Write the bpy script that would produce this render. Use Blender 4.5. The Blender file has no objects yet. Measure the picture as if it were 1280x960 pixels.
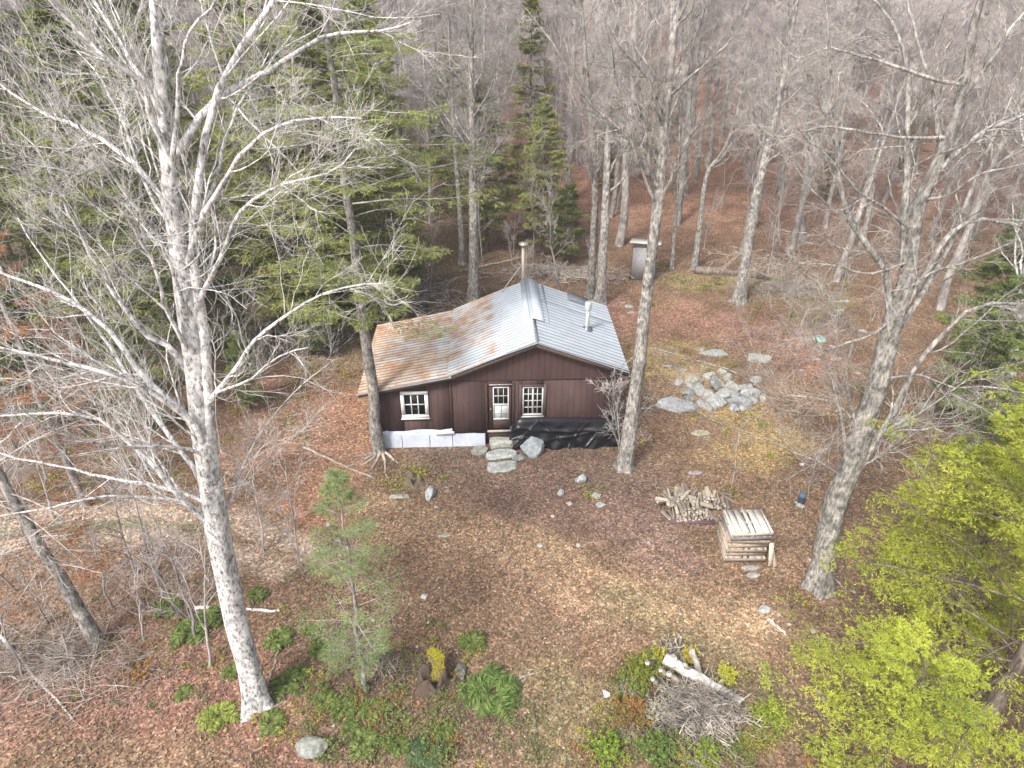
import bpy, math, random
import numpy as np
from mathutils import Vector, Matrix, noise as mnoise

# ------------------------------------------------------------------ camera, light, exposure
scene = bpy.context.scene
COL = scene.collection
PITCH = math.radians(31.0)
CAM_H = 14.0
FPX = 881.0                      # focal length in pixels of the 1280 px wide photograph
cam_data = bpy.data.cameras.new("camera")
cam_data.sensor_width = 36.0
cam_data.lens = 36.0 * FPX / 1280.0
cam_data.clip_start = 0.1
cam_data.clip_end = 3000
cam = bpy.data.objects.new("camera", cam_data)
COL.objects.link(cam)
cam.location = (0, 0, CAM_H)
cam.rotation_euler = (math.pi / 2 - PITCH, 0, 0)
scene.camera = cam

SUN_EL, SUN_AZ = math.radians(48), math.radians(215)   # azimuth clockwise from +Y
world = bpy.data.worlds.new("World")
scene.world = world
world.use_nodes = True
wn = world.node_tree
bg = wn.nodes["Background"]
sky = wn.nodes.new("ShaderNodeTexSky")
sky.sky_type = 'NISHITA'
sky.sun_disc = False
sky.sun_elevation = SUN_EL
sky.sun_rotation = SUN_AZ
sky.dust_density = 4.0
sky.air_density = 1.0
sky.ozone_density = 0.6
hsv = wn.nodes.new("ShaderNodeHueSaturation")
hsv.inputs["Saturation"].default_value = 0.5
wn.links.new(sky.outputs[0], hsv.inputs["Color"])
wn.links.new(hsv.outputs[0], bg.inputs[0])
bg.inputs[1].default_value = 0.15
sun_data = bpy.data.lights.new("sun", 'SUN')
sun_data.energy = 2.2
sun_data.angle = math.radians(11)
sun_data.color = (1.0, 0.975, 0.93)
sun = bpy.data.objects.new("sun", sun_data)
COL.objects.link(sun)
sd = Vector((math.sin(SUN_AZ) * math.cos(SUN_EL), math.cos(SUN_AZ) * math.cos(SUN_EL), math.sin(SUN_EL)))
sun.rotation_euler = sd.to_track_quat('Z', 'Y').to_euler()
sun.location = (0, 0, 60)
vs = scene.view_settings
vs.view_transform = 'Standard'
vs.look = 'None'
vs.gamma = 1
vs.use_curve_mapping = False
vs.exposure = 0.92
scene.cycles.max_bounces = 4
scene.cycles.diffuse_bounces = 2
scene.cycles.glossy_bounces = 2
scene.cycles.transmission_bounces = 2
scene.cycles.transparent_max_bounces = 4

# ------------------------------------------------------------------ small tools
RNG = np.random.default_rng(11)
random.seed(5)


def hgt(x, y):
    """ground height"""
    x = np.asarray(x, float); y = np.asarray(y, float)
    yb = np.clip(y - 40, 0, 170)
    h = 0.00125 * yb ** 2 / (1 + yb / 120.0)
    sx = np.clip(-x - 14, 0, 60)
    h = h + 0.0035 * sx ** 2 / (1 + sx / 20.0)
    far = np.clip((y - 22) / 20, 0, 1)
    h = h + 0.07 * np.sin(x * .55 + 1.3) * np.sin(y * .43 + .4) * (.35 + far) + 0.04 * np.sin(x * 1.3 + y * .9)
    h = h + far * .35 * np.sin(x * .16 + .5) * np.sin(y * .13)
    # level ground under and round the cabin
    d = np.hypot(np.clip(np.abs(x + .5) - 5, 0, None), np.clip(np.abs(y - 21.7) - 3.2, 0, None))
    return h * np.clip(d / 3.0, 0, 1)


def H(x, y):
    return float(hgt(x, y))


def ray(px, py):
    u = (px - 640) / FPX; v = (py - 480) / FPX
    return np.array([u, math.cos(PITCH) - v * math.sin(PITCH), -(math.sin(PITCH) + v * math.cos(PITCH))])


def at(px, py, Y):
    """point of the photograph at distance Y in front of the camera"""
    d = ray(px, py)
    k = Y / d[1]
    return np.array([d[0] * k, Y, CAM_H + d[2] * k])


def g(px, py):
    """where a pixel of the photograph meets the ground"""
    d = ray(px, py)
    k = 2.0
    while k < 400:
        p = d * k
        if CAM_H + p[2] < H(p[0], p[1]):
            break
        k += 0.05 if k < 60 else .4
    return Vector((d[0] * k, d[1] * k, H(d[0] * k, d[1] * k)))


def dist(p):
    """depth along the lens axis, for sizes in pixels"""
    return p[1] * math.cos(PITCH) + (CAM_H - p[2]) * math.sin(PITCH)


class Geo:
    def __init__(s):
        s.v = []; s.q = []; s.t = []; s.c = []; s.n = 0

    def add(s, v, q=None, t=None, c=None):
        v = np.asarray(v, float).reshape(-1, 3)
        if q is not None and len(q): s.q.append(np.asarray(q, np.int64) + s.n)
        if t is not None and len(t): s.t.append(np.asarray(t, np.int64) + s.n)
        s.v.append(v)
        if c is None: c = np.ones((len(v), 3)) * .5
        c = np.asarray(c, float)
        if c.ndim == 1: c = np.tile(c, (len(v), 1))
        s.c.append(c)
        s.n += len(v)
        return s

    def arrays(s):
        v = np.concatenate(s.v) if s.v else np.zeros((0, 3))
        q = np.concatenate(s.q) if s.q else np.zeros((0, 4), np.int64)
        t = np.concatenate(s.t) if s.t else np.zeros((0, 3), np.int64)
        c = np.concatenate(s.c) if s.c else np.zeros((0, 3))
        return v, q, t, c

    def mesh(s, name, mats, smooth=False):
        v, q, t, c = s.arrays()
        me = bpy.data.meshes.new(name)
        me.vertices.add(len(v)); me.vertices.foreach_set("co", v.ravel().astype(np.float32))
        nl = len(q) * 4 + len(t) * 3
        me.loops.add(nl)
        me.loops.foreach_set("vertex_index", np.concatenate([q.ravel(), t.ravel()]).astype(np.int32))
        me.polygons.add(len(q) + len(t))
        st = np.concatenate([np.arange(len(q)) * 4, len(q) * 4 + np.arange(len(t)) * 3])
        me.polygons.foreach_set("loop_start", st.astype(np.int32))
        if smooth:
            me.polygons.foreach_set("use_smooth", np.ones(len(q) + len(t), bool))
        a = me.attributes.new("col", 'FLOAT_COLOR', 'POINT')
        a.data.foreach_set("color", np.concatenate([c, np.ones((len(c), 1))], 1).ravel().astype(np.float32))
        me.update(calc_edges=True)
        for m in (mats if isinstance(mats, (list, tuple)) else [mats]):
            me.materials.append(m)
        return me

    def build(s, name, mats, parent=None, smooth=False):
        return obj(name, s.mesh(name, mats, smooth), parent)


def obj(name, data, parent=None, loc=None, rz=None):
    o = bpy.data.objects.new(name, data)
    COL.objects.link(o)
    if parent is not None: o.parent = parent
    if loc is not None: o.location = loc
    if rz is not None: o.rotation_euler = (0, 0, rz)
    return o


def tag(o, label, cat, group=None):
    o["label"] = label; o["category"] = cat
    if group: o["group"] = group
    return o


def thing(name, label, cat, loc=(0, 0, 0), rz=0, group=None):
    o = obj(name, None, None, loc, rz)
    o.empty_display_size = .3
    return tag(o, label, cat, group)


def kind(o, k):
    o["kind"] = k
    return o


def dup(root, loc=None, rz=None, label=None, scale=None):
    r = root.copy(); COL.objects.link(r)
    if loc is not None: r.location = loc
    if rz is not None: r.rotation_euler = (root.rotation_euler[0], root.rotation_euler[1], rz)
    if scale is not None: r.scale = (scale,) * 3 if not hasattr(scale, '__len__') else scale
    if label: r["label"] = label
    for ch in root.children:
        c = ch.copy(); COL.objects.link(c); c.parent = r
    return r


def rotm(rx=0, ry=0, rz=0):
    return np.array(Matrix.Rotation(rz, 3, 'Z') @ Matrix.Rotation(ry, 3, 'Y') @ Matrix.Rotation(rx, 3, 'X'))


BOXQ = np.array([[0, 3, 2, 1], [4, 5, 6, 7], [0, 1, 5, 4], [1, 2, 6, 5], [2, 3, 7, 6], [3, 0, 4, 7]])


def box(G, lo, hi, c=None, R=None, o=(0, 0, 0), jit=0):
    x0, y0, z0 = lo; x1, y1, z1 = hi
    v = np.array([[x0, y0, z0], [x1, y0, z0], [x1, y1, z0], [x0, y1, z0], [x0, y0, z1], [x1, y0, z1], [x1, y1, z1], [x0, y1, z1]], float)
    if jit: v = v + RNG.normal(0, jit, v.shape)
    if R is not None: v = v @ np.asarray(R).T
    G.add(v + np.array(o), BOXQ, None, c)


def nrm(a):
    return a / np.maximum(np.linalg.norm(a, axis=-1, keepdims=True), 1e-9)


def tubes(G, P, R, k=3, c=None, caps=False):
    P = np.asarray(P, float); R = np.asarray(R, float)
    M, n, _ = P.shape
    if M == 0: return
    T = np.empty_like(P)
    T[:, 1:-1] = P[:, 2:] - P[:, :-2]; T[:, 0] = P[:, 1] - P[:, 0]; T[:, -1] = P[:, -1] - P[:, -2]
    T = nrm(T)
    ov = nrm(P[:, -1] - P[:, 0])
    ref = np.where(np.abs(ov[:, 2:3]) > .8, np.array([[1., .2, 0]]), np.array([[0, 0, 1.]]))
    N = nrm(np.cross(T, ref[:, None, :])); B = np.cross(T, N)
    a = np.arange(k) * 2 * math.pi / k
    V = P[:, :, None] + R[:, :, None, None] * (N[:, :, None] * np.cos(a)[None, None, :, None] + B[:, :, None] * np.sin(a)[None, None, :, None])
    base = (np.arange(M) * n * k)[:, None, None]
    i = np.arange(n - 1)[None, :, None] * k; j = np.arange(k)[None, None, :]; j2 = (j + 1) % k
    q = np.stack([base + i + j, base + i + j2, base + i + k + j2, base + i + k + j], -1).reshape(-1, 4)
    if c is None: cc = None
    else:
        c = np.asarray(c, float)
        cc = np.repeat(c, n * k, 0) if c.ndim == 2 else c
    G.add(V.reshape(-1, 3), q, None, cc)
    if caps:
        for m in range(M):
            for e, sgn in ((0, 1), (n - 1, -1)):
                ring = V[m, e]
                vv = np.vstack([ring, P[m, e]])
                f = [[(jj + 1) % k, jj, k][::sgn] for jj in range(k)]
                G.add(vv, None, f, caps if isinstance(caps, tuple) else (None if c is None else (c if np.ndim(c) == 1 else c[m])))


def resample(pts, n):
    pts = np.asarray(pts, float)
    d = np.concatenate([[0], np.cumsum(np.linalg.norm(np.diff(pts, axis=0), axis=1))])
    t = np.linspace(0, d[-1], n)
    return np.stack([np.interp(t, d, pts[:, i]) for i in range(pts.shape[1])], 1)


def smoothline(pts, n):
    """Catmull-like smoothing of a hand placed line"""
    p = resample(pts, n * 3)
    for _ in range(3):
        p[1:-1] = (p[:-2] + 2 * p[1:-1] + p[2:]) / 4
    return resample(p, n)


def spawn(rng, P, R, cnt, t0, t1, ang, angv, lr, lrv, n, wig, trop, rr, flat=0., tip=.25, shape=.55, rmin=.002, lmin=0):
    M, n0, _ = P.shape
    L = np.linalg.norm(np.diff(P, axis=1), axis=2).sum(1)
    t = rng.uniform(t0, t1, (M, cnt))
    t = np.sort(t, 1)
    f = np.clip(t * (n0 - 1), 0, n0 - 1.001); i = f.astype(int); fr = (f - i)[..., None]
    m = np.arange(M)[:, None]
    pos = P[m, i] * (1 - fr) + P[m, i + 1] * fr
    T = nrm(P[m, i + 1] - P[m, i])
    rad = R[m, i] * (1 - fr[..., 0]) + R[m, i + 1] * fr[..., 0]
    rv = rng.normal(0, 1, T.shape)
    if flat > 0:
        side = np.cross(T, np.array([0, 0, 1.]))
        sg = np.where(np.arange(cnt) % 2 == 0, 1., -1.)[None, :, None]
        rv = rv * (1 - flat) * .6 + nrm(side) * sg * flat * 2
    pp = nrm(rv - (rv * T).sum(-1, keepdims=True) * T)
    a = ang + rng.normal(0, angv, t.shape)
    d = nrm(np.cos(a)[..., None] * T + np.sin(a)[..., None] * pp)
    ln = L[:, None] * lr * (1 + rng.uniform(-lrv, lrv, t.shape)) * (1 - shape * t)
    ln = np.maximum(ln, lmin)
    pos = pos.reshape(-1, 3); d = d.reshape(-1, 3); ln = ln.reshape(-1); rad = rad.reshape(-1)
    out = [pos]
    for s in range(n - 1):
        d = nrm(d + rng.normal(0, wig, d.shape) + np.array([0, 0, trop]))
        pos = pos + d * (ln / (n - 1))[:, None]
        out.append(pos)
    r0 = np.maximum(rad * rr, rmin)
    RR = r0[:, None] * np.linspace(1, tip, n)[None]
    return np.stack(out, 1), np.maximum(RR, rmin * .6)


def one(line, radii):
    return np.asarray(line)[None], np.asarray(radii)[None]


def blades(G, rng, pos, d, ln, w, col, jit=.35, fold=.0):
    """leaf or needle sprays: one narrow pointed four-cornered blade each"""
    d = nrm(d + rng.normal(0, jit, d.shape))
    s = nrm(np.cross(d, np.array([0, 0, 1.]) + rng.normal(0, .45, d.shape)))
    ln = np.asarray(ln)[:, None] if np.ndim(ln) else ln
    w = np.asarray(w)[:, None] if np.ndim(w) else w
    up = np.cross(s, d)
    mid = pos + d * ln * .45
    a = pos; b = mid + s * w + up * fold * w; c_ = pos + d * ln - np.array([0, 0, 1]) * ln * .12; e = mid - s * w + up * fold * w
    V = np.stack([a, b, c_, e], 1)
    q = np.arange(len(pos) * 4).reshape(-1, 4)
    G.add(V.reshape(-1, 3), q, None, np.repeat(col, 4, 0))


def along(rng, P, cnt, t0=0.05, t1=1.0):
    M, n0, _ = P.shape
    t = rng.uniform(t0, t1, (M, cnt))
    f = np.clip(t * (n0 - 1), 0, n0 - 1.001); i = f.astype(int); fr = (f - i)[..., None]
    m = np.arange(M)[:, None]
    pos = P[m, i] * (1 - fr) + P[m, i + 1] * fr
    T = nrm(P[m, i + 1] - P[m, i])
    return pos.reshape(-1, 3), T.reshape(-1, 3), t.reshape(-1)


# ------------------------------------------------------------------ materials
def newmat(name):
    m = bpy.data.materials.new(name); m.use_nodes = True
    nt = m.node_tree
    return m, nt, nt.nodes["Principled BSDF"]


def node(nt, t, **kw):
    n = nt.nodes.new(t)
    for k, v in kw.items():
        if k in n.inputs: n.inputs[k].default_value = v
        else: setattr(n, k, v)
    return n


def ramp(nt, stops, fac, interp='LINEAR'):
    r = nt.nodes.new("ShaderNodeValToRGB")
    r.color_ramp.interpolation = interp
    els = r.color_ramp.elements
    while len(els) > 1: els.remove(els[-1])
    els[0].position = stops[0][0]; els[0].color = (*stops[0][1], 1)
    for p, c in stops[1:]:
        e = els.new(p); e.color = (*c, 1)
    nt.links.new(fac, r.inputs[0])
    return r.outputs[0]


def mixc(nt, a, b, fac, mode='MIX'):
    m = nt.nodes.new("ShaderNodeMix"); m.data_type = 'RGBA'; m.blend_type = mode
    for s, v in ((m.inputs[0], fac), (m.inputs[6], a), (m.inputs[7], b)):
        if hasattr(v, 'links'): nt.links.new(v, s)
        elif isinstance(v, (int, float)): s.default_value = v
        else: s.default_value = (*v, 1)
    return m.outputs[2]


def coords(nt, scale=(1, 1, 1), kind_='Object'):
    tc = nt.nodes.new("ShaderNodeTexCoord"); mp = nt.nodes.new("ShaderNodeMapping")
    mp.inputs["Scale"].default_value = scale
    nt.links.new(tc.outputs[kind_], mp.inputs[0])
    return mp.outputs[0]


def noise_t(nt, vec, scale, detail=4, rough=.6):
    n = node(nt, "ShaderNodeTexNoise", Scale=scale, Detail=detail, Roughness=rough)
    nt.links.new(vec, n.inputs["Vector"])
    return n.outputs[0]


def bump(nt, b, hgt_, strength=.5, distn=.02):
    n = node(nt, "ShaderNodeBump", Strength=strength, Distance=distn)
    nt.links.new(hgt_, n.inputs["Height"]); nt.links.new(n.outputs[0], b.inputs["Normal"])


def bark(name, dark, mid, pale, scale=6, pale_pos=.55, rough=.95, stretch=.35):
    m, nt, b = newmat(name)
    v = coords(nt, (1, 1, stretch))
    n1 = noise_t(nt, v, scale, 5, .7)
    v2 = coords(nt, (1, 1, 1))
    n2 = noise_t(nt, v2, scale * .35, 3, .6)
    c1 = ramp(nt, [(.30, dark), (.45, mid), (pale_pos, pale), (.8, tuple(x * 1.12 for x in pale))], n1)
    n4 = noise_t(nt, v2, scale * .12, 4, .7)
    c2 = mixc(nt, ramp(nt, [(.35, (.66, .66, .65)), (.6, (1.12, 1.11, 1.08))], n2), ramp(nt, [(.38, (.70, .71, .72)), (.58, (1.15, 1.14, 1.12))], n4), 1.0, 'MULTIPLY')
    c = mixc(nt, c1, c2, 1.0, 'MULTIPLY')
    oi = nt.nodes.new("ShaderNodeObjectInfo")
    c3 = ramp(nt, [(0, (.78, .76, .75)), (1, (1.18, 1.15, 1.15))], oi.outputs["Random"])
    c = mixc(nt, c, c3, 1.0, 'MULTIPLY')
    nt.links.new(c, b.inputs["Base Color"])
    b.inputs["Roughness"].default_value = rough
    b.inputs["Specular IOR Level"].default_value = .2
    bump(nt, b, n1, .6, .03)
    return m


def foliage(name, transl=.3, rough=.7, tint=(1, 1, 1), obj_var=.2):
    m, nt, b = newmat(name)
    a = node(nt, "ShaderNodeAttribute", attribute_name="col")
    oi = nt.nodes.new("ShaderNodeObjectInfo")
    v = ramp(nt, [(0, tuple(x * (1 - obj_var) for x in tint)), (1, tuple(x * (1 + obj_var) for x in tint))], oi.outputs["Random"])
    c = mixc(nt, a.outputs["Color"], v, 1.0, 'MULTIPLY')
    nt.links.new(c, b.inputs["Base Color"])
    b.inputs["Roughness"].default_value = rough
    b.inputs["Specular IOR Level"].default_value = .25
    if transl:
        tr = nt.nodes.new("ShaderNodeBsdfTranslucent"); nt.links.new(c, tr.inputs[0])
        mx = nt.nodes.new("ShaderNodeMixShader"); mx.inputs[0].default_value = transl
        out = nt.nodes["Material Output"]
        nt.links.new(b.outputs[0], mx.inputs[1]); nt.links.new(tr.outputs[0], mx.inputs[2]); nt.links.new(mx.outputs[0], out.inputs[0])
    return m


def colmat(name, rough=.8, nscale=14, amt=.35, spec=.3, stretch=(1, 1, 1), bmp=.3, metal=0):
    """surface whose own colour comes with the mesh, weathered by noise"""
    m, nt, b = newmat(name)
    a = node(nt, "ShaderNodeAttribute", attribute_name="col")
    v = coords(nt, stretch)
    n = noise_t(nt, v, nscale, 5, .65)
    w = ramp(nt, [(.3, (1 - amt,) * 3), (.7, (1 + amt,) * 3)], n)
    c = mixc(nt, a.outputs["Color"], w, 1.0, 'MULTIPLY')
    nt.links.new(c, b.inputs["Base Color"])
    b.inputs["Roughness"].default_value = rough; b.inputs["Metallic"].default_value = metal
    b.inputs["Specular IOR Level"].default_value = spec
    if bmp: bump(nt, b, n, bmp, .02)
    return m


M = {}
M['birch'] = bark("pale_mottled_bark", (.08, .078, .076), (.44, .44, .44), (.74, .75, .76), 19, .50, stretch=.45)
M['birch_twig'] = bark("pale_twig", (.26, .25, .25), (.46, .45, .44), (.70, .69, .68), 6, .58)
M['bark'] = bark("grey_bark", (.07, .066, .062), (.225, .215, .20), (.44, .43, .41), 17, .60, stretch=.35)
M['twig'] = bark("grey_twig", (.20, .18, .17), (.40, .375, .36), (.62, .60, .58), 3, .60)
M['bgbark'] = bark("grey_forest_bark", (.15, .138, .13), (.31, .293, .278), (.48, .46, .44), 9, .6, stretch=.25)
M['bgtwig'] = bark("mauve_twig", (.30, .265, .262), (.50, .455, .45), (.64, .60, .595), 1.5, .62)
M['brown_bark'] = bark("brown_bark", (.06, .05, .04), (.15, .12, .10), (.26, .23, .2), 9, .65, stretch=.3)
M['foliage'] = foliage("evergreen_needles", .42)
M['leaf'] = foliage("small_leaves", .3, obj_var=.08)
M['deadleaf'] = foliage("fallen_leaves", .0, .85, obj_var=0)
M['stone'] = colmat("lichened_stone", .95, 11, .42, bmp=.7, spec=.15)
M['wood'] = colmat("weathered_wood", .85, 16, .28, stretch=(1, 1, 1))
M['paint'] = colmat("worn_white_paint", .6, 9, .10, bmp=.1)
M['stick'] = bark("dead_grey_wood", (.16, .14, .12), (.30, .27, .24), (.50, .46, .42), 7, .6)


def ground_mat():
    m, nt, b = newmat("leaf_strewn_ground")
    a = node(nt, "ShaderNodeAttribute", attribute_name="col")
    v = coords(nt)
    nz = node(nt, "ShaderNodeTexNoise", Scale=9.0, Detail=2.0); nt.links.new(v, nz.inputs[0])
    add = node(nt, "ShaderNodeVectorMath", operation='MULTIPLY_ADD')
    nt.links.new(nz.outputs["Color"], add.inputs[0]); add.inputs[1].default_value = (.06, .06, .06); nt.links.new(v, add.inputs[2])
    def vor(scale):
        w = node(nt, "ShaderNodeTexVoronoi", Scale=scale); nt.links.new(add.outputs[0], w.inputs["Vector"])
        s = nt.nodes.new("ShaderNodeSeparateColor"); nt.links.new(w.outputs["Color"], s.inputs[0])
        return w, s
    w1, s1 = vor(19.0)
    w2, s2 = vor(37.0)
    tone = ramp(nt, [(0, (.50, .48, .46)), (.35, (.82, .79, .77)), (.62, (1.05, 1.0, .97)), (.88, (1.36, 1.32, 1.29)), (1, (1.9, 1.92, 1.95))], s1.outputs[0])
    tone2 = ramp(nt, [(0, (.6, .56, .55)), (.5, (.95, .95, .95)), (.9, (1.35, 1.3, 1.27)), (1, (1.8, 1.85, 1.85))], s2.outputs[1])
    hue = ramp(nt, [(0, (1.1, .86, .78)), (.5, (1, 1, 1)), (1, (.95, 1.03, .98))], s1.outputs[2])
    c = mixc(nt, a.outputs["Color"], tone, 1.0, 'MULTIPLY')
    c = mixc(nt, c, tone2, .8, 'MULTIPLY')
    c = mixc(nt, c, hue, 1.0, 'MULTIPLY')
    big = noise_t(nt, v, .9, 5, .65)
    cb = ramp(nt, [(.28, (.66, .65, .65)), (.5, (1, 1, 1)), (.72, (1.28, 1.27, 1.24))], big)
    c = mixc(nt, c, ramp(nt, [(.3, (.8, .8, .8)), (.7, (1.2, 1.2, 1.2))], noise_t(nt, v, 3.3, 4, .7)), 1.0, 'MULTIPLY')
    c = mixc(nt, c, cb, 1.0, 'MULTIPLY')
    nt.links.new(c, b.inputs["Base Color"])
    b.inputs["Roughness"].default_value = .95; b.inputs["Specular IOR Level"].default_value = .15
    hm = nt.nodes.new("ShaderNodeMath"); hm.operation = 'ADD'
    nt.links.new(s1.outputs[0], hm.inputs[0]); nt.links.new(s2.outputs[1], hm.inputs[1])
    bump(nt, b, hm.outputs[0], .55, .03)
    return m


M['ground'] = ground_mat()

# ------------------------------------------------------------------ ground
ZONES = []   # (polyline in photo pixels, half width in metres, colour, strength)


def zone(pxs, w, col, k=1.0):
    ZONES.append(([tuple(g(*p))[:2] for p in pxs], w, np.array(col), k))


zone([(560, 585), (700, 590), (780, 600), (820, 640)], 1.5, (.175, .132, .112), .6)
zone([(640, 620), (740, 640), (820, 690)], 1.2, (.22, .145, .12), .6)
zone([(470, 640), (560, 670), (650, 690), (740, 730), (830, 760), (930, 790)], .8, (.38, .27, .158), .95)
zone([(500, 660), (600, 700), (700, 760), (760, 830)], 1.3, (.28, .185, .118), .6)
zone([(440, 500), (430, 540), (420, 590), (400, 640)], .9, (.36, .20, .12), .9)
zone([(-300, 700), (-100, 665), (60, 645), (180, 640), (300, 655), (370, 680), (420, 700)], .42, (.44, .35, .265), .95)
zone([(-300, 735), (-100, 700), (60, 675), (180, 665), (280, 685), (350, 712)], .30, (.42, .335, .255), .9)
zone([(-300, 715), (-100, 682), (60, 660), (180, 652), (280, 668)], .16, (.24, .24, .12), .8)
zone([(860, 470), (920, 510), (960, 540), (930, 560)], 1.2, (.36, .27, .10), .75)
zone([(800, 460), (840, 440), (890, 430)], 1.1, (.36, .28, .10), .6)
zone([(960, 480), (1030, 500), (1080, 520)], 1.0, (.34, .22, .11), .6)
zone([(760, 390), (840, 400), (960, 420), (1020, 440)], 2.0, (.33, .18, .13), .7)
zone([(860, 350), (950, 355), (1040, 380)], 1.3, (.27, .24, .10), .6)
zone([(800, 760), (900, 830), (960, 870)], .8, (.22, .20, .10), .5)
zone([(680, 850), (740, 880), (700, 930)], .7, (.24, .23, .10), .45)
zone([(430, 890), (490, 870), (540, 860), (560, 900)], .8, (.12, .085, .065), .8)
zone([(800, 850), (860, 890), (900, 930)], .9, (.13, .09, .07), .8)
zone([(40, 800), (120, 780), (230, 800)], 1.6, (.19, .13, .095), .6)
zone([(260, 400), (350, 400), (430, 420)], 2.5, (.30, .24, .13), .6)
zone([(250, 460), (330, 500), (360, 560)], 2.0, (.31, .19, .13), .7)
zone([(0, 870), (150, 850), (260, 850), (350, 900)], 1.3, (.30, .155, .115), .6)
zone([(440, 900), (520, 900), (600, 900)], .9, (.25, .17, .13), .5)


def ground_colour(x, y):
    c = np.tile(np.array([.222, .149, .092]), (len(x), 1))
    fn = np.sin(x * .31 + y * .17) * np.sin(y * .23 - x * .11 + 1)
    far = np.clip((y - 36) / 10, 0, 1)[:, None]
    c = c * (1 - far) + np.array([.31, .18, .118]) * far
    lf = (np.clip((-x - 2 + .1 * y) / 12, 0, 1) * np.clip((y - 24) / 6, 0, 1))[:, None]
    c = c * (1 - lf) + np.array([.165, .14, .09]) * lf
    wob = .28 * np.sin(x * 1.7 + 2 * np.sin(y * .9)) + .25 * np.sin(y * 2.1 + 1.6 * np.sin(x * 1.1)) + .2 * np.sin(x * 4.3 + y * 3.1)
    for pts, w, col, k in ZONES:
        d = np.full(len(x), 1e9)
        for a, b in zip(pts[:-1], pts[1:]):
            a = np.array(a); b = np.array(b); ab = b - a
            t = np.clip(((x - a[0]) * ab[0] + (y - a[1]) * ab[1]) / (ab @ ab), 0, 1)
            d = np.minimum(d, np.hypot(x - a[0] - t * ab[0], y - a[1] - t * ab[1]))
        wgt = np.clip(1.5 - (d / w) + wob * .8, 0, 1)
        wgt = (wgt * wgt * (3 - 2 * wgt) * k)[:, None]
        c = c * (1 - wgt) + col * wgt
    lum = c @ np.array([.3, .55, .15])
    c = c * .80 + lum[:, None] * np.array([1.05, .99, .93]) * .18
    drift = np.sin(x * .9 + 2.2 * np.sin(y * .5)) * np.sin(y * 1.1 + 1.8 * np.sin(x * .6)) + .6 * np.sin(x * 2.7 + 1.5 * np.sin(y * 1.9)) * np.sin(y * 2.9 + x)
    return c * (1 + .10 * fn + .09 * drift)[:, None]


def axis(lo, hi, fine_lo, fine_hi, step, growth=1.12):
    a = list(np.arange(fine_lo, fine_hi + step / 2, step))
    s = step
    while a[-1] < hi: s *= growth; a.append(a[-1] + s)
    s = step
    while a[0] > lo: s *= growth; a.insert(0, a[0] - s)
    return np.array(a)


gx = axis(-500, 500, -24, 24, .22); gy = axis(-200, 700, 3, 48, .22)
X, Y = np.meshgrid(gx, gy)
xf, yf = X.ravel(), Y.ravel()
G = Geo()
nx, ny = len(gx), len(gy)
ii = (np.arange(ny - 1)[:, None] * nx + np.arange(nx - 1)[None]).ravel()
G.add(np.stack([xf, yf, hgt(xf, yf)], 1), np.stack([ii, ii + 1, ii + nx + 1, ii + nx], 1), None, ground_colour(xf, yf))
kind(G.build("ground", M['ground'], None, True), "structure")

# fallen leaves lying on the ground (uncountable)
rng = np.random.default_rng(3)
N = 230000
yy = 6 + 34 * rng.random(N) ** 1.25
xx = (rng.random(N) - .5) * 2 * (yy * .78 + 6)
keep = ~((xx > -4.8) & (xx < 3.9) & (yy > 19.0) & (yy < 24.3))
cl = .5 + .5 * np.sin(xx * 1.3 + 2 * np.sin(yy * .8)) * np.sin(yy * 1.7 + 1.5 * np.sin(xx * .9)) + .3 * np.sin(xx * 4.1 + yy * 2.3) * np.sin(yy * 5.2 - xx)
keep &= rng.random(N) < .25 + cl
xx, yy = xx[keep], yy[keep]; N = len(xx)
base = ground_colour(xx, yy)
tone = rng.choice([.5, .72, .95, 1.2, 1.55, 2.1], N, p=[.2, .25, .26, .18, .085, .025])[:, None]
colr = np.clip(base * tone * (1 + rng.normal(0, .1, (N, 3))), .02, .72)
orange = rng.random(N) < .012
colr[orange] = (.46, .25, .08)
ln = rng.uniform(.02, .043, N)
d = rng.normal(0, 1, (N, 3)); d[:, 2] *= .22; d = nrm(d)
s = nrm(np.cross(d, np.array([0, 0, 1.]) + rng.normal(0, .35, (N, 3))))
p = np.stack([xx, yy, hgt(xx, yy) + .012 + rng.random(N) * .03], 1)
L_, W_ = ln[:, None], (ln * rng.uniform(.5, .8, N))[:, None] * .8
up = np.array([0, 0, 1.]) * L_ * .22
V = np.stack([p - d * L_, p + s * W_ + up, p + d * L_ + up * .4, p - s * W_ + up], 1)
G = Geo().add(V.reshape(-1, 3), np.arange(N * 4).reshape(-1, 4), None, np.repeat(colr, 4, 0))
kind(G.build("leaf_litter", M['deadleaf']), "stuff")

# ------------------------------------------------------------------ cabin
CAB = (-4.42, 19.3, 0.0); CRZ = math.radians(2.0)
cabin = thing("cabin", "dark brown wooden cabin with rusty corrugated metal roof and white left window", "cabin", CAB, CRZ)
cR = rotm(0, 0, CRZ)


def cab(x, y, z):
    return Vector(tuple(cR @ np.array([x, y, z]) + np.array(CAB)))


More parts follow.
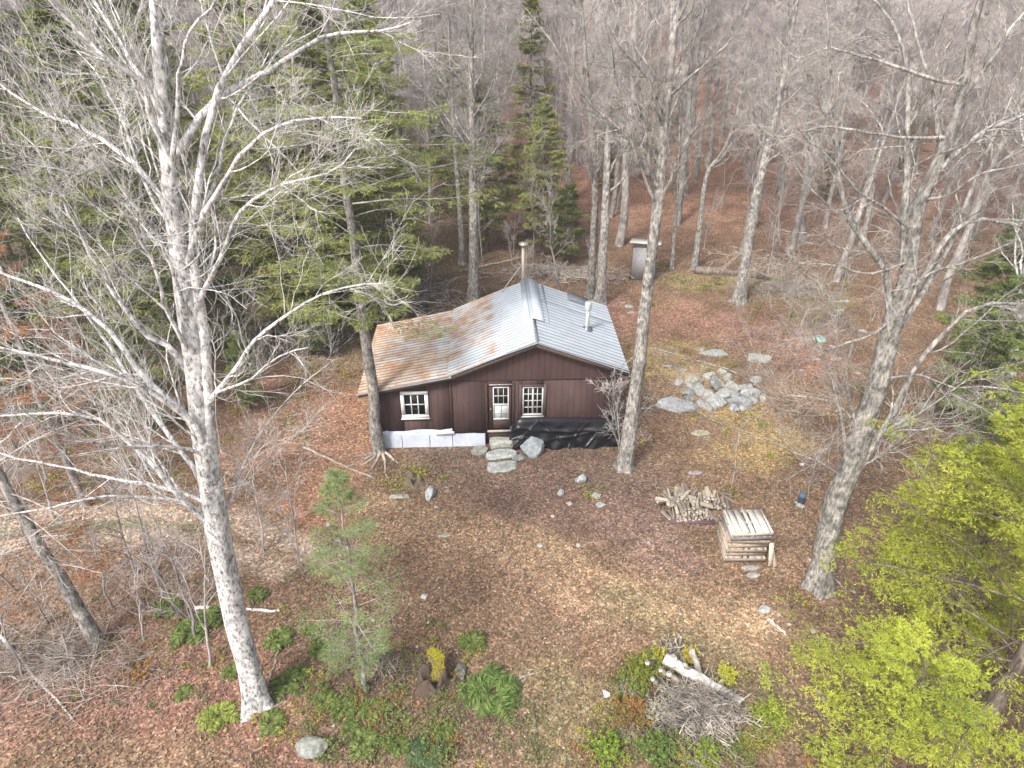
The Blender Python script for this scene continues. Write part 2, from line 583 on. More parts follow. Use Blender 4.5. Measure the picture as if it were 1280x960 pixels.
def siding_mat():
    m, nt, b = newmat("brown_stained_siding")
    v = coords(nt, (1, 1, 1))
    sx = nt.nodes.new("ShaderNodeSeparateXYZ"); nt.links.new(v, sx.inputs[0])
    ad = nt.nodes.new("ShaderNodeMath"); ad.operation = 'ADD'; nt.links.new(sx.outputs[0], ad.inputs[0]); nt.links.new(sx.outputs[1], ad.inputs[1])
    fr = nt.nodes.new("ShaderNodeMath"); fr.operation = 'PINGPONG'; fr.inputs[1].default_value = .101; nt.links.new(ad.outputs[0], fr.inputs[0])
    gr = ramp(nt, [(0, (0, 0, 0)), (.012, (0, 0, 0)), (.02, (1, 1, 1))], fr.outputs[0])
    v2 = coords(nt, (6, 6, .5)); n = noise_t(nt, v2, 3.2, 6, .7)
    v3 = coords(nt, (1.1, 1.1, .35)); n3 = noise_t(nt, v3, 1.6, 4, .6)
    c = ramp(nt, [(.25, (.060, .035, .033)), (.5, (.076, .046, .043)), (.75, (.096, .062, .056))], n)
    c = mixc(nt, c, ramp(nt, [(.3, (.80, .80, .82)), (.7, (1.24, 1.2, 1.17))], n3), 1.0, 'MULTIPLY')
    grs = nt.nodes.new('ShaderNodeMapRange'); nt.links.new(gr, grs.inputs[0]); grs.inputs[3].default_value = .55; grs.inputs[4].default_value = 1.
    c = mixc(nt, (.03, .018, .016), c, grs.outputs[0])
    nt.links.new(c, b.inputs["Base Color"]); b.inputs["Roughness"].default_value = .75; b.inputs["Specular IOR Level"].default_value = .25
    bump(nt, b, gr, .25, .006)
    return m


M['siding'] = siding_mat()
M['trim'] = colmat("dark_brown_trim", .75, 8, .25)
BRN = (.06, .035, .03)
DEPTH = 4.45


def roof_under(x):
    return np.interp(x, [-.5, 2.45, 5.18, 8.15], [2.19 - .1, 2.77 - .1, 3.93 - .1, 2.82 - .1])


def front_wall(G, x0, x1, y0, y1, opens, z0=.02, extra=(), flat=None):
    xs = sorted(set([x0, x1] + [o[0] for o in opens] + [o[1] for o in opens] + [e for e in extra if x0 < e < x1]))
    for a, b in zip(xs[:-1], xs[1:]):
        mid = (a + b) / 2
        cuts = sorted([(o[2], o[3]) for o in opens if o[0] - 1e-6 <= mid <= o[1] + 1e-6])
        z = z0
        for c0, c1 in cuts + [(None, None)]:
            ta, tb = (c0, c0) if c0 is not None else (flat, flat) if flat else (roof_under(a), roof_under(b))
            v = [[a, y0, z], [b, y0, z], [b, y1, z], [a, y1, z], [a, y0, ta], [b, y0, tb], [b, y1, tb], [a, y1, ta]]
            G.add(v, BOXQ)
            z = c1


W1 = (.86, 1.65, 1.12, 2.06); DOOR = (3.63, 4.43, .53, 2.27); W2 = (4.76, 5.45, 1.08, 2.2)
G = Geo()
front_wall(G, 2.46, 7.9, 0, .1, [DOOR, W2], flat=2.45)
gp = [(2.46, 2.45), (7.9, 2.45), (7.9, roof_under(7.9)), (5.18, roof_under(5.18)), (2.46, roof_under(2.46))]
G.add([(x_, 0, z_) for x_, z_ in gp] + [(x_, .1, z_) for x_, z_ in gp], None, [[3, 0, 1], [3, 1, 2], [3, 4, 0], [8, 6, 5], [8, 7, 6], [8, 5, 9]])
G.build("wall", M['siding'], cabin)
G = Geo()
front_wall(G, 0, 2.452, .02, .12, [W1])
G.build("wall", M['siding'], cabin)
G = Geo()   # the other three walls
front_wall(G, 0.004, 7.896, DEPTH - .1, DEPTH, [(5.9, 6.7, 1.1, 1.9)], extra=(2.45, 5.18))
box(G, (.002, .124, .02), (.1, DEPTH - .104, roof_under(0.0)))
box(G, (7.8, .104, .02), (7.898, DEPTH - .104, roof_under(7.9)))
G.build("wall", M['siding'], cabin)
G = Geo(); box(G, (.12, .14, .38), (7.78, DEPTH - .12, .45), (.12, .1, .08)); G.build("floor", M['trim'], cabin)
# corner boards, joint line and fascia
G = Geo()
box(G, (2.40, -.022, .5), (2.475, -.003, roof_under(2.45)), BRN)
box(G, (7.84, -.03, .02), (7.92, -.004, roof_under(7.9) - .01), BRN)
box(G, (-.015, -.008, .3), (.06, .016, roof_under(0) - .01), BRN)
box(G, (2.48, -.014, 2.44), (7.83, -.003, 2.475), (.04, .024, .02))
G.build("trim_board", M['trim'], cabin)


def metal_mat(name, base, rustbase, rust_amt, seam=0, blue=0.):
    m, nt, b = newmat(name)
    v = coords(nt, (.55, 1.6, 1)); n = noise_t(nt, v, 1.5, 6, .72)
    v2 = coords(nt, (.35, 9, 1)); n2 = noise_t(nt, v2, 2.2, 3, .6)
    v3 = coords(nt); n3 = noise_t(nt, v3, 2.2, 5, .7)
    a = node(nt, "ShaderNodeAttribute", attribute_name="col")      # red channel: how rusted this sheet is
    sc = nt.nodes.new("ShaderNodeSeparateColor"); nt.links.new(a.outputs[0], sc.inputs[0])
    ad = nt.nodes.new("ShaderNodeMath"); ad.operation = 'ADD'; nt.links.new(n, ad.inputs[0])
    m2 = nt.nodes.new("ShaderNodeMath"); m2.operation = 'MULTIPLY'; m2.inputs[1].default_value = .35; nt.links.new(n2, m2.inputs[0]); nt.links.new(m2.outputs[0], ad.inputs[1])
    ad2 = nt.nodes.new("ShaderNodeMath"); ad2.operation = 'ADD'; nt.links.new(ad.outputs[0], ad2.inputs[0]); nt.links.new(sc.outputs[0], ad2.inputs[1])
    fac = ramp(nt, [(.80, (0, 0, 0)), (.96, (1, 1, 1))], ad2.outputs[0])
    rust = ramp(nt, [(.34, (.34, .18, .10)), (.5, (.46, .32, .22)), (.66, (.56, .49, .41))], n3)
    clean = ramp(nt, [(.3, tuple(x * .85 for x in base)), (.7, tuple(min(1, x * 1.1) for x in base))], n3)
    c = mixc(nt, clean, rust, fac)
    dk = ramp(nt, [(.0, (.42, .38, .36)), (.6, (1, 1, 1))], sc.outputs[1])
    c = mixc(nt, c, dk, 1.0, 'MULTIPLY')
    nt.links.new(c, b.inputs["Base Color"])
    b.inputs["Metallic"].default_value = .0
    b.inputs["Roughness"].default_value = .5
    bump(nt, b, n3, .08, .02)
    return m


M['roof'] = metal_mat("galvanised_roofing", (.50, .55, .60), None, 0)
M['roofdark'] = colmat("grey_roofing_felt", .8, 6, .2)


def roof_slope(x0, z0, x1, z1, ya, yb, name, rust_fn, period=.19, amp=.02, parent=cabin):
    """sheet metal whose ribs run down the slope"""
    n_y = int((yb - ya) / period * 6) + 1
    ys = np.linspace(ya, yb, n_y); nxp = 14
    L = math.hypot(x1 - x0, z1 - z0); nv = np.array([-(z1 - z0), 0, x1 - x0]) / L
    if nv[2] < 0: nv = -nv
    xs = np.linspace(x0, x1, nxp)
    Xm, Ym = np.meshgrid(xs, ys)
    Zm = z0 + (Xm - x0) / (x1 - x0) * (z1 - z0)
    off = amp * np.sin(2 * math.pi * Ym / period) + .012 * np.sin(Xm * 1.3 + Ym * .8) + amp
    top = np.stack([Xm, Ym, Zm], -1) + nv * off[..., None]
    bot = np.stack([Xm, Ym, Zm], -1) - nv * .03
    c = rust_fn(Xm, Ym)
    # valleys are coloured rustier and darker, so the corrugation stands out
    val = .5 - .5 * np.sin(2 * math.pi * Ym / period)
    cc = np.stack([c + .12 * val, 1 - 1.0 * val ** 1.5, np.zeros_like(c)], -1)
    G = Geo()
    idx = (np.arange(n_y - 1)[:, None] * nxp + np.arange(nxp - 1)[None]).ravel()
    q = np.stack([idx, idx + 1, idx + nxp + 1, idx + nxp], 1)
    if x1 < x0: q = q[:, ::-1]
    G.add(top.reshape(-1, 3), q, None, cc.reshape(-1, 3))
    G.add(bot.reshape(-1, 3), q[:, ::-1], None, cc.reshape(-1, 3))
    for sl_t, sl_b in ((top[0], bot[0]), (top[-1], bot[-1]), (top[:, 0], bot[:, 0]), (top[:, -1], bot[:, -1])):
        k = len(sl_t); i = np.arange(k - 1)
        G.add(np.vstack([sl_t, sl_b]), np.stack([i, i + 1, i + k + 1, i + k], 1), None, (.05, .9, 0))
    return G.build(name, M['roof'], parent, True)


Y0, Y1 = -.27, 4.72
roof_slope(-.5, 2.19, 2.50, 2.775, Y0 - .03, Y1, "roof", lambda x, y: .235 + .03 * np.sin(y * 2) - .05 * (x > 1.9) + .06 * np.clip((y - 2.5) / 2, 0, 1) + .05 * np.clip((1 - x) / 1.5, 0, 1))
roof_slope(2.40, 2.79, 4.45, 3.655, Y0, Y1, "roof", lambda x, y: .125 - .12 * (x > 3.9) + .08 * np.clip((y - 2) / 2.5, 0, 1))
roof_slope(4.22, 3.575, 5.18, 3.945, Y0 - .02, Y1 - .01, "roof", lambda x, y: -.16 + .18 * (y > 4.1) * (x < 4.8))
roof_slope(8.15, 2.82, 5.182, 3.94, Y0, Y1, "roof", lambda x, y: -.35 + 0 * x, period=.24, amp=.005)
G = Geo()      # fascia under the front edge and back edge
for ya, yb in ((Y0 + .015, Y0 + .045), (Y1 - .05, Y1 - .02)):
    for xa, za, xb, zb in ((-.48, 2.19, 2.42, 2.76), (2.42, 2.76, 5.18, 3.90), (5.18, 3.90, 8.12, 2.79)):
        v = [[xa, ya, za - .15], [xb, ya, zb - .15], [xb, yb, zb - .15], [xa, yb, za - .15], [xa, ya, za - .035], [xb, ya, zb - .035], [xb, yb, zb - .035], [xa, yb, za - .035]]
        G.add(v, BOXQ, None, (.085, .06, .05))
for x_, z_ in ((-.47, 2.19), (8.1, 2.83)):
    box(G, (x_ - .012, Y0 + .05, z_ - .15), (x_ + .012, Y1 - .06, z_ - .04), (.09, .065, .055))
for xr in np.arange(-.2, 8.0, .6):      # rafter tails seen under the eaves
    zz = float(np.interp(xr, [-.5, 2.45, 5.18, 8.15], [2.19, 2.77, 3.93, 2.82])) - .1
    box(G, (xr, Y0 + .05, zz - .06), (xr + .05, -.04, zz + .0), (.07, .05, .04))
G.build("fascia", M['trim'], cabin)
# folded ridge cap over the rear two thirds, front drip edges
G = Geo()
def strip(G, x0, z0, x1, z1, ya, yb, th, c):
    v = [[x0, ya, z0], [x1, ya, z1], [x1, yb, z1], [x0, yb, z0], [x0, ya, z0 + th], [x1, ya, z1 + th], [x1, yb, z1 + th], [x0, yb, z0 + th]]
    G.add(v, BOXQ, None, c)
strip(G, 4.88, 3.875, 5.18, 3.995, 1.35, Y1 + .02, .012, (-.3, 1, 0))
strip(G, 5.18, 3.995, 5.52, 3.865, 1.33, Y1 + .02, .012, (-.3, 1, 0))
strip(G, 5.03, 3.953, 5.07, 3.969, 1.36, Y1 + .01, .022, (-.3, .3, 0))
G.build("ridge_cap", M['roof'], cabin)
G = Geo()
strip(G, 5.14, 3.965, 5.24, 3.945, Y0 - .01, 1.32, .02, (.16, .17, .19))
for (xa, xb, y_) in ((5.7, 8.1, 3.15),):
    za, zb = np.interp([xa, xb], [5.18, 8.15], [3.955, 2.845])
    strip(G, xa - .3, za + .11, xb, zb, y_, y_ + .03, .014, (.30, .33, .37))
for x_, ya, yb in ((5.66, 1.3, 4.6),):
    z_ = np.interp(x_, [5.18, 8.15], [3.955, 2.845]); strip(G, x_, z_, x_ + .06, z_ - .022, ya, yb, .014, (.28, .3, .33))
strip(G, 2.42, 2.80, 5.16, 3.95, Y0 - .022, Y0 - .002, .03, (.42, .45, .48))
strip(G, 5.16, 3.95, 8.16, 2.835, Y0 - .022, Y0 - .002, .03, (.22, .24, .27))
strip(G, 6.0, 3.655, 6.9, 3.315, 1.98, 2.0, .02, (.33, .35, .38))
strip(G, -.52, 2.20, 2.42, 2.79, Y0 - .055, Y0 - .033, .022, (.40, .36, .33))
G.build("flashing", M['roofdark'], cabin)
G = Geo()
strip(G, 6.62, 3.43, 7.45, 3.12, 4.05, Y1 + .02, .01, (.17, .18, .20)); G.build("roof_patch", M['roofdark'], cabin)

# stove pipe behind the ridge with cap and brace, and vent pipe on the right slope
def metalpipe_mat():
    m, nt, b = newmat("pipe_metal")
    a = node(nt, "ShaderNodeAttribute", attribute_name="col"); v = coords(nt); n = noise_t(nt, v, 5, 4)
    c = mixc(nt, a.outputs[0], ramp(nt, [(.3, (.8, .75, .7)), (.7, (1.1, 1.1, 1.1))], n), 1., 'MULTIPLY')
    nt.links.new(c, b.inputs["Base Color"]); b.inputs["Metallic"].default_value = .5; b.inputs["Roughness"].default_value = .4
    return m
M['pipe'] = metalpipe_mat()


def lathe(G, prof, k=16, c=None, o=(0, 0, 0)):
    """prof: list of (r, z)"""
    P = np.array([[o[0], o[1], o[2] + z] for r, z in prof]); n = len(prof)
    a = np.arange(k) * 2 * math.pi / k
    V = np.stack([np.stack([o[0] + r * np.cos(a), o[1] + r * np.sin(a), np.full(k, o[2] + z)], 1) for r, z in prof])
    q = []
    for i in range(n - 1):
        for j in range(k): q.append([i * k + j, i * k + (j + 1) % k, (i + 1) * k + (j + 1) % k, (i + 1) * k + j])
    G.add(V.reshape(-1, 3), q, None, c)


pipe = None
G = Geo(); lathe(G, [(0, 2.6), (.075, 2.6), (.075, 5.2), (.06, 5.2), (0, 5.2)], c=(.52, .46, .38), o=(5.0, 4.82, 0)); pipe = G.build("stove_pipe", M['pipe'], cabin, True)
G = Geo(); lathe(G, [(0, 5.36), (.17, 5.30), (.175, 5.25), (.10, 5.22), (.09, 5.18), (0, 5.18)], c=(.60, .55, .48), o=(5.0, 4.82, 0)); G.build("pipe_cap", M['pipe'], pipe, True)
G = Geo()
tubes(G, [[[4.99, 4.82, 4.55], [4.2, 4.35, 3.62]]], [[.018, .018]], 5, (.45, .43, .4)); G.build("brace", M['pipe'], pipe)
vz = float(np.interp(7.05, [5.18, 8.15], [3.95, 2.83]))
G = Geo(); lathe(G, [(.075, -.06), (.075, .72), (0, .72)], c=(.55, .57, .6), o=(7.05, 2.05, vz)); vp = G.build("vent_pipe", M['pipe'], cabin, True)
G = Geo(); lathe(G, [(.0, .68), (.1, .68), (.115, .72), (.115, .94), (.10, .98), (0, .99)], c=(.72, .73, .75), o=(7.05, 2.05, vz)); G.build("pipe_cap", M['pipe'], vp, True)
G = Geo(); lathe(G, [(.20, -.06), (.17, .02), (.085, .06), (.08, .09)], c=(.16, .18, .22), o=(7.05, 2.05, vz)); G.build("flashing_boot", M['pipe'], vp, True)


def glass_mat():
    m, nt, b = newmat("dark_window_glass")
    b.inputs["Base Color"].default_value = (.02, .02, .022, 1); b.inputs["Roughness"].default_value = .08
    b.inputs["Specular IOR Level"].default_value = .6
    tr = nt.nodes.new("ShaderNodeBsdfTransparent"); tr.inputs[0].default_value = (.75, .78, .78, 1)
    mx = nt.nodes.new("ShaderNodeMixShader"); mx.inputs[0].default_value = .45
    nt.links.new(b.outputs[0], mx.inputs[1]); nt.links.new(tr.outputs[0], mx.inputs[2])
    nt.links.new(mx.outputs[0], nt.nodes["Material Output"].inputs[0])
    return m


M['glass'] = glass_mat()
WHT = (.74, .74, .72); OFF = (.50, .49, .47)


def window(op, cols, rows, fw, mw, col, y, parent, name="window", proud=.035, centre=False):
    x0, x1, z0, z1 = op
    G = Geo(); e = fw
    box(G, (x0 - e, y - proud, z1), (x1 + e, y + .03, z1 + e), col, jit=.002)
    box(G, (x0 - e, y - proud, z0 - e), (x1 + e, y + .03, z0), col, jit=.002)
    box(G, (x0 - e, y - proud + .002, z0), (x0, y + .03, z1), col, jit=.002)
    box(G, (x1, y - proud + .002, z0), (x1 + e, y + .03, z1), col, jit=.002)
    w = G.build(name, M['paint'], parent)
    G = Geo()
    for i in range(1, cols):
        xx_ = x0 + (x1 - x0) * i / cols; k = 2.2 if (centre and i * 2 == cols) else 1
        box(G, (xx_ - mw * k / 2, y + .0, z0), (xx_ + mw * k / 2, y + .03, z1), tuple(c * .95 for c in col))
    for i in range(1, rows):
        zz_ = z0 + (z1 - z0) * i / rows
        box(G, (x0, y + .003, zz_ - mw / 2), (x1, y + .027, zz_ + mw / 2), tuple(c * .95 for c in col))
    G.build("muntin", M['paint'], w)
    G = Geo(); box(G, (x0, y + .032, z0), (x1, y + .038, z1)); G.build("pane", M['glass'], w)
    return w


w = window((.92, 1.58, 1.20, 1.98), 3, 2, .115, .035, WHT, .0, cabin)
G = Geo(); box(G, (.78, -.07, 1.055), (1.72, .01, 1.083), WHT, jit=.003); G.build("sill", M['paint'], w)
# right hand casement pair with dark surround
w = window((4.81, 5.40, 1.14, 2.15), 4, 4, .045, .026, (.62, .60, .58), .02, cabin, centre=True, proud=.03)
G = Geo()
for a in ((4.66, 4.755, 1.04, 2.28), (5.455, 5.55, 1.04, 2.28), (4.757, 5.453, 2.205, 2.28), (4.66, 5.55, .97, 1.038)):
    box(G, (a[0], -.028, a[2]), (a[1], -.003, a[3]), (.10, .075, .07), jit=.001)
G.build("surround", M['trim'], w)
G = Geo(); box(G, (4.74, -.06, 1.04), (5.47, -.03, 1.09), (.5, .49, .48), jit=.002); G.build("sill", M['paint'], w)
# door
door = None
G = Geo()
dx0, dx1, dz0, dz1 = 3.655, 4.405, .56, 2.25
ix0, ix1, iz0, iz1 = 3.80, 4.32, .93, 2.19
for a in ((dx0, ix0, dz0, dz1), (ix1, dx1, dz0, dz1), (ix0, ix1, dz0, iz0), (ix0, ix1, iz1, dz1)):
    box(G, (a[0], .03, a[2]), (a[1], .075, a[3]), (.075, .045, .038))
door = G.build("door", M['trim'], cabin)
G = Geo()
for a in ((3.55, 3.628, .5, 2.36), (4.432, 4.51, .5, 2.36), (3.63, 4.43, 2.28, 2.36)):
    box(G, (a[0], -.03, a[2]), (a[1], -.003, a[3]), (.065, .04, .035))
box(G, (3.68, -.036, 2.285), (4.42, -.032, 2.33), (.45, .42, .4))
box(G, (3.60, -.06, .47), (4.46, .09, .53), (.42, .38, .34))
G.build("door_frame", M['trim'], cabin)
G = Geo()
for a in ((ix0, ix0 + .035, iz0, iz1), (ix1 - .035, ix1, iz0, iz1), (ix0, ix1, iz1 - .035, iz1), (ix0, ix1, iz0, iz0 + .05), (ix0, ix1, 1.50, 1.545)):
    box(G, (a[0], .012, a[2]), (a[1], .05, a[3]), (.66, .65, .63), jit=.0015)
for t_ in (1, 2):
    x_ = ix0 + (ix1 - ix0) * t_ / 3; box(G, (x_ - .011, .018, 1.545), (x_ + .011, .045, iz1), (.6, .58, .55))
box(G, (ix0, .02, 1.84), (ix1, .043, 1.862), (.6, .58, .55))
box(G, ((ix0 + ix1) / 2 - .013, .018, iz0), ((ix0 + ix1) / 2 + .013, .045, 1.5), (.38, .38, .37))
box(G, (ix0, .02, 1.19), (ix1, .043, 1.21), (.55, .54, .52))
G.build("window_sash", M['paint'], door)
G = Geo(); box(G, (ix0 + .03, .046, 1.53), (ix1 - .03, .052, iz1 - .03)); G.build("pane", M['glass'], door)
G = Geo(); box(G, (ix0 + .03, .047, iz0 + .04), (ix1 - .03, .053, 1.52), (.66, .69, .70)); G.build("white_panel", M['paint'], door)
G = Geo(); lathe(G, [(0, -.0), (.03, 0), (.034, .02), (.02, .04), (0, .045)], 10, (.4, .35, .25)); k_ = G.build("handle", M['pipe'], door); k_.location = (3.72, .03, 1.35); k_.rotation_euler = (math.pi / 2, 0, 0)


# white skirting sheets
def sheet(fn, nu, nv, th=.02):
    """double sided sheet from fn(u,v)->xyz arrays"""
    U, V_ = np.meshgrid(np.linspace(0, 1, nu), np.linspace(0, 1, nv))
    P = fn(U, V_); P2 = P + np.array([0, th, 0])
    idx = (np.arange(nv - 1)[:, None] * nu + np.arange(nu - 1)[None]).ravel()
    q = np.stack([idx, idx + 1, idx + nu + 1, idx + nu], 1)
    G = Geo(); G.add(P.reshape(-1, 3), q); G.add(P2.reshape(-1, 3), q[:, ::-1])
    for a, b in ((P[0], P2[0]), (P[-1], P2[-1]), (P[:, 0], P2[:, 0]), (P[:, -1], P2[:, -1])):
        k = len(a); i = np.arange(k - 1); G.add(np.vstack([a, b]), np.stack([i, i + 1, i + k + 1, i + k], 1))
    return G


def setcol(G, c):
    G.c = [np.tile(np.array(c, float), (len(v), 1)) for v in G.v]; return G


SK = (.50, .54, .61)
for x0, x1, zt in ((-.03, .74, .48), (.76, 1.66, .47), (1.68, 2.42, .46), (2.44, 3.52, .47)):
    G = sheet(lambda u, v: np.stack([x0 + (x1 - x0) * u, -.10 - .07 * (1 - v) + .018 * np.sin(u * 7 + x0 * 5) * np.sin(v * 3), -.03 + (zt + .03) * v + .012 * np.sin(u * 9 + x0)], -1), 14, 6)
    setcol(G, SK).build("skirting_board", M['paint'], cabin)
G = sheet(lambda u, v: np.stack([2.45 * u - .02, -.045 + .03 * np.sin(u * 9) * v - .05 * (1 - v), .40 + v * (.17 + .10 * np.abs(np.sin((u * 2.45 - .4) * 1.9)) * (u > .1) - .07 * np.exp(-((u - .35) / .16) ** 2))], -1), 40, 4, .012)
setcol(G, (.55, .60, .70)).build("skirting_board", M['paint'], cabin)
G = Geo(); box(G, (1.9, -.16, .47), (2.5, -.135, .6), WHT, jit=.006); G.build("skirting_board", M['paint'], cabin)
G = Geo(); box(G, (-.04, -.1, -.02), (-.015, 1.2, .45), SK); G.build("skirting_board", M['paint'], cabin)


def tarp_mat():
    m, nt, b = newmat("black_plastic")
    b.inputs["Base Color"].default_value = (.008, .009, .011, 1); b.inputs["Roughness"].default_value = .3
    b.inputs["Specular IOR Level"].default_value = .3
    v = coords(nt, (1, 1, 1.5)); n = noise_t(nt, v, 2.2, 3, .5); bump(nt, b, n, .3, .05)
    return m


def tarp(u, v):
    x = 4.42 + 3.52 * u + .05 * np.sin(v * 5 + u * 3) - .25 * (1 - v) * np.exp(-(u / .08) ** 2)
    top = .98 + .04 * np.sin(u * 5) - .28 * np.exp(-(u / .05) ** 2)
    z = top * v + .0 + .03 * (1 - v) * np.sin(u * 14)
    fold = .05 * np.sin((u * 2.1 + v * .7) * 9) * (1 - v) + .035 * np.sin((u * 3.1 - v * .9) * 11 + 1) * (1 - v)
    for cx, sl, a_, w_ in ((.12, .30, .05, .014), (.40, -.25, .05, .014), (.62, .2, .04, .011), (.83, .34, .06, .015)):
        fold = fold + a_ * np.exp(-((u - cx - sl * (v - .5)) / w_) ** 2) * np.clip(1.2 - v, 0, 1)
    swag = .05 * np.exp(-((v - .62 - .9 * (u - .5) ** 2) / .05) ** 2) + .04 * np.exp(-((v - .35 - 1.2 * (u - .3) ** 2) / .04) ** 2)
    y = -.16 - .26 * (1 - v) ** .8 - fold - swag
    y = np.where(v > .97, -.06, y)
    return np.stack([x, y, z], -1)


G = sheet(tarp, 150, 40, .015)
tp = G.build("plastic_tarp", tarp_mat(), None, True); tp.location = CAB; tp.rotation_euler = (0, 0, CRZ)
tag(tp, "black plastic sheet draped along the foot of the brown cabin wall", "tarp")

# ------------------------------------------------------------------ stones
import bmesh
bm = bmesh.new(); bmesh.ops.create_icosphere(bm, subdivisions=4, radius=1.0)
bm.verts.ensure_lookup_table()
ICO_V = np.array([v.co[:] for v in bm.verts]); ICO_T = np.array([[v.index for v in f.verts] for f in bm.faces])
bm.free()
bm = bmesh.new(); bmesh.ops.create_icosphere(bm, subdivisions=3, radius=1.0)
ICO3_V = np.array([v.co[:] for v in bm.verts]); ICO3_T = np.array([[v.index for v in f.verts] for f in bm.faces])
bm.free()


def rock_geo(seed, sx, sy, sz, col=(.34, .34, .33), slab=False, hi=True, planes=9):
    r = np.random.default_rng(seed)
    v = (ICO_V if hi else ICO3_V).copy()
    for _ in range(planes):
        n = nrm(r.normal(0, 1, 3)); dd = r.uniform(.55, .85)
        v = v - np.maximum(0, v @ n - dd)[:, None] * n
    if slab:
        v[:, 2] = np.clip(v[:, 2], -.5, .45) + .05 * v[:, 0]
    ph = r.uniform(0, 6, 6)
    hf = np.array([mnoise.noise(Vector(p * 4.5 + ph[1])) + .5 * mnoise.noise(Vector(p * 10 + ph[2])) for p in v])[:, None]
    v = v * (1 + .07 * hf)
    v = v * (1 + .035 * np.sin(v[:, :1] * 7 + ph[0]) * np.sin(v[:, 1:2] * 6 + ph[1]) + .02 * np.sin(v[:, 2:3] * 15 + ph[2] + v[:, :1] * 11))
    v = v * np.array([sx, sy, sz])
    n = np.array([mnoise.noise(Vector(p / max(sx, .05) * 2.2 + ph[0])) + .7 * mnoise.noise(Vector(p / max(sx, .05) * 7 + ph[3])) for p in v])
    moss = np.clip((n - .25) * 3, 0, 1)[:, None] * .35
    c = np.array(col) * (1 + .25 * n[:, None])
    c = c * (1 - moss) + np.array([.14, .15, .07]) * moss
    return Geo().add(v, None, ICO_T if hi else ICO3_T, c)


def stone(px, py, wpx, hpx, label, seed, col=(.36, .37, .36), slab=False, hfac=.45, name="stone", cat="stone", group=None, z=None, rz=0, sink=.35):
    """(px,py) is the middle of the stone in the photograph; wpx, hpx its size there"""
    col = tuple(c_ * .76 for c_ in col)
    p = g(px, py + hpx * .2)
    d_ = dist(p); w = wpx * d_ / FPX
    depth = hpx * d_ / FPX / .75
    sz = min(w, depth) * hfac
    G = rock_geo(seed, w / 2 * 1.12, max(depth / 2, w * .22), sz / 1.4, col, slab)
    o = G.build(name, M['stone'], None, False)
    o.location = (p.x, p.y, (p.z if z is None else z) + sz * (.5 - sink)); o.rotation_euler = (0, 0, rz)
    return tag(o, label, cat, group)


GREYST = (.33, .345, .33)
# doorstep stones
def block(lo, hi, seed, label, col=GREYST, name="stepping_stone"):
    lo = np.array(lo); hi = np.array(hi); G = Geo()
    r = np.random.default_rng(seed)
    v = ICO_V.copy()
    v = np.sign(v) * np.abs(v) ** .42
    for _ in range(7):
        n_ = nrm(r.normal(0, 1, 3) * np.array([1, 1, .35])); v = v - np.maximum(0, v @ n_ - r.uniform(.85, 1.15))[:, None] * n_
    v = v * (1 + .05 * np.array([mnoise.noise(Vector(p * 3.5 + seed)) + .6 * mnoise.noise(Vector(p * 9 + seed)) for p in v])[:, None])
    v = v * (1 + .05 * np.sin(v[:, :1] * 3 + seed) * np.sin(v[:, 1:2] * 4 + seed * 2) + .02 * np.sin(v[:, 1:2] * 11) + .015 * np.sin(v[:, 2:3] * 13 + v[:, :1] * 9))
    top = v[:, 2] > .2
    v[:, 0] += .14 * v[:, 1] * math.sin(seed); v[:, 1] += .10 * v[:, 0] * math.cos(seed * 2.)
    n = np.array([mnoise.noise(Vector(p * 1.6 + seed)) + .6 * mnoise.noise(Vector(p * 6 + seed)) for p in v])
    c = np.array(col) * (1 + .4 * n[:, None])
    G.add(v / 1.05 * (hi - lo) / 2, None, ICO_T, c)
    o = G.build(name, M['stone']); o.location = cab(*((lo + hi) / 2)); o.rotation_euler = (0, 0, CRZ)
    return tag(o, label, "stone")


block((3.62, -.52, -.02), (4.50, -.08, .36), 1, "thick stone block directly under the cabin door, the top step", (.34, .34, .30))
block((3.52, -1.0, -.06), (4.62, -.50, .17), 2, "grey slab making the middle step below the cabin door")
block((3.55, -1.62, -.09), (4.58, -1.02, .06), 3, "large flat grey slab lowest and nearest of the door steps", (.36, .375, .35))
stone(648, 571, 17, 11, "small flat stone between the lowest door slab and the boulder", 31, GREYST, True, .3)
stone(667, 560, 32, 22, "rounded blue grey boulder beside the door steps under the black tarp", 32, (.38, .42, .44), False, .75, name="boulder", cat="boulder")
stone(599, 562, 22, 13, "low mossy stone at the right end of the white skirting", 33, (.33, .33, .29), True, .5)

